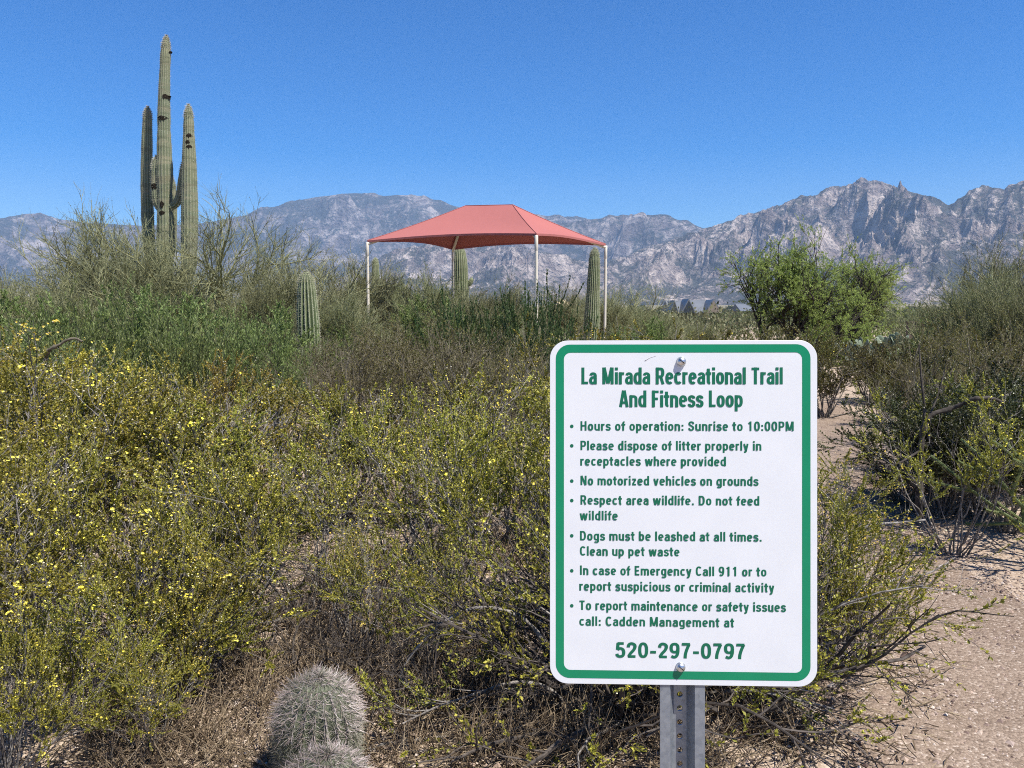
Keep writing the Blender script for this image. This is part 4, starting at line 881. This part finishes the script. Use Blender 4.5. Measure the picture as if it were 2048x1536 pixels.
for key,px,d,h,wd,lb in (
 ('cO',1650,11.3,1.0,.95,'olive creosote at the right of the sign, where the trail disappears'),
 ('cO',1745,12.9,1.05,1.0,'rounded olive creosote above the visible bend of the trail'),
 ('cO',1800,13.2,.98,.9,'olive creosote below the big prickly pear'),
 ('cO',1600,13.5,1.30,1.0,'olive creosote mostly hidden behind the right part of the sign'),
 ('cO',1500,12.4,1.28,1.0,'olive creosote hidden behind the middle of the sign'),
 ('cO',1815,10.2,.92,.9,'low olive creosote in front of the grey thicket by the trail bend'),
 ('cO',1400,10.8,1.2,1.0,'olive creosote behind the sign, nearest its top bolt'),
 ('cO',1940,11.2,1.35,1.0,'olive creosote behind the dark curved log')):
    plant('creosote_bush','creosote bush',key,px,d,h,lb,OG,wd)
DG='dark shrubs on the far side of the trail'
for key,px,d,h,wd,lb in (
 ('cD',1885,6.0,.95,1.0,'dark leafy shrub behind the thin flowering creosote across the trail'),
 ('cD',2010,5.4,1.0,.95,'darkest shrub at the right edge, behind the cholla'),
 ('cD',1880,7.0,.95,.9,'dark shrub at the near side of the trail bend'),
 ('cH',1950,6.3,1.02,.9,'olive-leaved shrub over the dark ones, under the curved log'),
 ('cD',1880,5.75,.86,1.1,'dark shrub at the very edge of the trail, its foot in full shade'),
 ('cD',1960,5.75,1.0,1.1,'dark dense shrub between the cholla and the thin flowering creosote'),
 ('cD',2060,6.8,1.15,1.0,'tall dark shrub behind the darkest one at the right edge'),
 ('cD',2130,6.1,1.1,1.0,'dark shrub cut off by the right edge'),
 ('tB',1812,6.1,.42,1.4,'low dry shrub at the foot of the dark ones, beside the trail')):
    plant('desert_shrub','shrub',key,px,d,h,lb,DG,wd)
GG='bright green broom shrubs'
for key,px,d,h,wd,lb in (
 ('gA',95,9.0,1.62,1.15,'bright green shrub at the left, below the feathery palo verde'),
 ('gB',215,8.6,1.66,1.1,'bright green shrub left of the bare fork in the green band'),
 ('gA',300,9.4,1.85,1.0,'tallest bright green shrub, under the big saguaro'),
 ('gB',385,8.2,1.6,1.1,'bright green shrub right below the palo verde trunk'),
 ('gA',475,8.8,1.62,1.1,'green shrub between the palo verde and the young saguaro'),
 ('gB',560,9.5,1.30,.9,'green shrub at the left foot of the young saguaro'),
 ('gA',20,8.0,1.30,1.0,'bright green shrub at the left edge behind the orange creosote'),
 ('gC',55,10.2,1.75,1.0,'round green shrub at the far left, under the brushy palo verdes'),
 ('gC',255,10.8,1.85,1.0,'round green shrub left of the big saguaro base'),
 ('gC',430,9.9,1.72,.9,'round green shrub below the right half of the large palo verde'),
 ('gC',545,11.5,1.62,.9,'round green shrub just left of the young saguaro'),
 ('gC',690,12.5,1.25,.9,'round green shrub right of the young saguaro, before the canopy'),
 ('gC',860,13.4,1.72,1.0,'round green shrub under the left half of the canopy'),
 ('gC',985,12.2,1.58,.9,'round green shrub left of the dark wand shrubs'),
 ('gC',1135,12.0,1.3,.9,'round green shrub between the front canopy post and the leaning saguaro'),
 ('gC',1290,13.0,1.42,1.0,'round green shrub just above the sign, left of its top bolt'),
 ('gC',1870,13.6,1.42,1.0,'round green shrub at the foot of the right edge palo verdes'),
 ('gB',160,7.6,1.25,.9,'green shrub around the pale dead branch at the left')):
    plant('green_shrub','shrub',key,px,d,h,lb,GG,wd)
WG='dark green wand-stemmed shrubs'
for px,d,h,wd,lb in ((1040,10.2,1.98,.8,'tallest dark green wand shrub, left of the canopy front post'),(1095,10.8,1.85,.75,'dark green wand shrub around the canopy front post'),
 (905,12.0,1.80,.9,'dark green wand shrub below the arm-budded saguaro'),(975,11.2,1.78,.9,'dark green wand shrub between the budded saguaro and the canopy front post'),(1150,9.0,1.62,.75,'dark green wand shrub in front of the leaning saguaro')):
    plant('wand_shrub','shrub','wA',px,d,h,lb,WG,wd)
TG='leafless brown thickets'
for key,px,d,h,wd,lb in (
 ('tA',760,7.6,1.42,1.0,'brown leafless thicket right of the young saguaro'),
 ('tA',850,8.2,1.5,1.0,'brown leafless thicket below the canopy, middle of the row'),
 ('tA',950,7.4,1.4,1.0,'grey-brown leafless thicket left of the sign top'),
 ('tB',1040,6.6,1.25,.9,'thicket of pale grey twigs against the left edge of the sign'),
 ('tB',690,8.8,1.25,1.0,'brown thicket beside the foot of the young saguaro'),
 ('tA',1880,8.6,1.50,.9,'tall grey leafless thicket right of the prickly pears'),
 ('tA',1960,9.6,1.55,.9,'grey leafless thicket behind the curved log'),
 ('tB',1845,7.6,1.12,.95,'grey twiggy thicket above the dark shrubs at the trail bend'),
 ('tA',720,10.5,1.28,1.2,'brown leafless thicket in front of the canopy post nearest the young saguaro'),
 ('tA',830,11.5,1.55,1.2,'brown leafless thicket at the foot of the budded saguaro'),
 ('tB',930,9.6,1.40,1.2,'olive-brown dry thicket under the middle of the canopy'),
 ('tA',1040,9.0,1.25,1.1,'brown thicket in front of the front canopy post'),
 ('tB',640,11.2,1.30,1.2,'olive-brown dry thicket behind the young saguaro foot'),
 ('tB',1010,13.0,1.5,1.3,'olive-brown dry thicket behind the front canopy post'),
 ('tT',800,3.1,.34,1.3,'low tangle of black arching twigs between the barrel cactus and the sign'),
 ('tT',945,2.85,.36,1.4,'low dry tangle of twigs nearest the sign on its left'),
 ('tT',1090,2.8,.30,1.3,'dry twigs lying at the left foot of the sign post'),
 ('tT',870,2.95,.40,1.2,'dark twig tangle in the middle of the dry grass'),
 ('tT',1180,3.2,.55,1.1,'tall dark twig tangle right behind the left foot of the sign post'),
 ('tT',1430,3.1,.50,1.2,'dark twig tangle right behind the sign post on its right'),
 ('tT',620,3.15,.42,1.2,'dark twig tangle close behind the domed barrel cactus'),
 ('tT',530,3.3,.38,1.2,'brown dry tangle left of the barrel cactus dome'),
 ('tT',740,3.9,.42,1.3,'brown dry tangle behind the barrel cactus on its right'),
 ('tT',1010,3.6,.45,1.3,'brown dry tangle under the creosote left of the sign'),
 ('tT',1580,2.75,.28,1.3,'dry twigs lying at the right foot of the sign post')):
    plant('leafless_thicket','dry shrub',key,px,d,h,lb,TG,wd)
PG='palo verde trees behind the shrubs'
for key,px,d,h,wd,lb,rz in (
 ('pvA',440,17.5,3.85,1.0,'large twiggy palo verde in front of the big saguaro, on its right',.4),
 ('pvB',205,18.5,3.95,1.0,'feathery palo verde left of the big saguaro',2.),
 ('pvC',60,13.0,2.15,1.15,'yellow-green brushy palo verde at the left edge',1.),
 ('pvC',-40,14.5,2.4,1.1,'yellow-green palo verde cut off by the left edge',3.),
 ('pvB',330,16.5,2.7,1.1,'low palo verde filling in under the big saguaro',4.2),
 ('pvB',600,17.0,2.85,1.1,'olive palo verde behind the young saguaro',.9),
 ('pvB',700,22.0,3.1,1.1,'palo verde at the canopy post nearest the young saguaro',3.3),
 ('pvC',800,23.5,2.65,1.3,'low palo verde under the left half of the canopy',2.2),
 ('pvC',870,17.5,2.35,1.15,'palo verde thicket just left of the budded saguaro',5.),
 ('pvC',965,16.5,2.1,1.3,'palo verde thicket just right of the budded saguaro',.3),
 ('pvC',1010,23.0,2.2,1.2,'palo verde behind the front canopy post, on its left',1.3),
 ('pvB',1125,27.0,2.55,1.1,'pale palo verde behind the leaning saguaro, on its left',2.9),
 ('pvB',1240,24.0,2.4,1.2,'pale palo verde right of the last canopy post',.1),
 ('pvC',1310,20.0,1.5,1.4,'palo verde thicket above the sign, below the far house',3.9),
 ('pvC',1400,22.0,1.25,1.4,'low palo verde thicket left of the upright mesquite',1.9),
 ('pvC',1250,15.0,1.2,1.3,'low palo verde behind the top left corner of the sign',4.),
 ('pvC',1950,12.5,2.15,1.1,'yellow-green palo verde with bare yellowish limbs at the right',.6),
 ('pvC',2045,11.2,1.95,1.1,'yellow-green palo verde cut by the right edge, low down',2.6),
 ('pvB',2060,15.0,3.0,.95,'dark-trunked palo verde at the right edge, higher than its neighbours',5.1),
 ('pvC',1905,16.0,1.7,1.3,'palo verde between the prickly pears and the right edge trees',3.),
 ('pvC',680,14.0,1.85,1.2,'low olive palo verde right of the young saguaro',1.6),
 ('pvC',760,15.0,1.35,1.4,'low palo verde between the left canopy post and the brown thickets',.7),
 ('pvC',1070,14.5,1.3,1.4,'low palo verde at the foot of the front canopy post',2.7),
 ('pvC',1190,13.5,1.2,1.3,'low palo verde hiding the foot of the leaning saguaro',5.7),
 ('pvC',130,11.5,1.9,1.2,'yellow-green palo verde behind the bright green shrubs at the left',3.6),
 ('pvC',530,15.5,2.1,1.2,'olive palo verde left of the young saguaro, with tangled limbs',5.5)):
    plant('palo_verde','tree',key,px,d,h,lb,PG,wd,rz)
plant('mesquite_tree','tree','mqA',1548,24.0,3.75,'bright green mesquite standing upright with a dark forked trunk above the sign','mesquite trees',.80,.5)
plant('mesquite_tree','tree','mqA',1690,25.0,3.45,'bright green mesquite with dark trunks leaning right, beside the upright one','mesquite trees',.84,2.6)

# a pale dead branch on the left and the dark curved log on the right
def bough(name,pts,rad,mat,label,cat,seed,extra=()):
    P=smooth(np.array([tuple(at(px,d,py)) for px,py,d in pts]),6); base=P[0]; e=empty(name,tuple(base)); tag(e,label,cat)
    mb=MB(); n=len(P); t=np.linspace(0,1,n); rg=np.random.default_rng(seed); r=(rad[0]*(1-t)+rad[1]*t)*(1+.18*rg.normal(0,1,n))
    tubes(mb,(P-base)[None],r[None],8); mb.build('limb',mat,e,True)
    for pts2,rd in extra:
        Q=smooth(np.array([tuple(at(px,d,py)) for px,py,d in pts2]),5)-base; mb=MB(); tubes(mb,Q[None],np.linspace(rd[0],rd[1],len(Q))[None],6); mb.build('side_branch',mat,e,True)
bough('dead_branch',[(80,712,7.0),(100,698,7.0),(118,690,7.0),(132,681,7.0),(150,677,7.0),(165,683,7.0)],(.018,.008),M['dead_stem'],'pale bare forked branch sticking out of the green shrubs at the left','branch',3,[([(100,698,7.),(92,715,7.05),(88,760,7.1),(86,900,7.1)],(.018,.02))])
M['log']=bark_mat('dead_log_bark',(.022,.018,.015),(.10,.085,.07),14,.9,.01)
bough('dead_log',[(1838,1040,5.2),(1842,900,5.2),(1850,850,5.2),(1866,828,5.2),(1900,818,5.2),(1930,806,5.15),(1955,797,5.1),(1985,797,5.1),(2006,806,5.1)],(.022,.012),M['log'],'dark curved dead log with a chewed pale end in the grey thicket at the right','log',4,[([(1846,870,5.2),(1849,820,5.22),(1843,760,5.25),(1838,690,5.3)],(.012,.004)),([(1850,850,5.2),(1872,800,5.25),(1890,740,5.3)],(.010,.003)),([(1842,900,5.2),(1800,925,5.15),(1770,932,5.1)],(.010,.003))])
# long bare limbs of the creosote by the sign: arching out low over the grass and out over the trail
def arch_limb(pts,rad,label,seed,key=None):
    bough('bare_limb',pts,rad,M['creo_stem'],label,'branch',seed)
arch_limb([(1180,1400,2.9),(1120,1330,2.88),(1050,1240,2.86),(960,1215,2.85),(880,1250,2.84),(810,1330,2.83),(795,1400,2.83)],(.011,.004),'long bare limb arching low over the dry grass left of the sign',5)
arch_limb([(1150,1420,2.8),(1080,1370,2.78),(1000,1370,2.76),(930,1410,2.74),(880,1450,2.74)],(.009,.003),'second bare limb under the long arching one left of the sign',6)
arch_limb([(1600,1200,3.5),(1660,1110,3.6),(1730,1055,3.7),(1800,1045,3.8),(1850,1040,3.85)],(.011,.005),'pale bare limb reaching out over the trail right of the sign, the upper one',7)
arch_limb([(1620,1280,3.4),(1700,1195,3.5),(1790,1160,3.6),(1860,1145,3.65),(1910,1115,3.7)],(.008,.003),'thin pale limb reaching out over the trail right of the sign, the lower one',8)

# ------------------------------------------------------------------ the air
def haze():
    mb=MB(); mb.box((0,0,880),(11620,11620,950)); k=bpy.data.materials.new('clear_desert_haze'); k.use_nodes=True; t=k.node_tree; t.nodes.remove(t.nodes['Principled BSDF'])
    v=t.nodes.new('ShaderNodeVolumePrincipled'); v.inputs['Color'].default_value=(.46,.68,1.,1); v.inputs['Density'].default_value=HAZE; v.inputs['Anisotropy'].default_value=.0
    for q in ('Density Attribute','Color Attribute','Temperature Attribute'): v.inputs[q].default_value=''
    t.links.new(v.outputs[0],t.nodes['Material Output'].inputs['Volume']); o=mb.build('haze',k); tag(o,'thin blue haze in the air between the trail and the mountains',kind='stuff')
HAZE=.000054
haze()
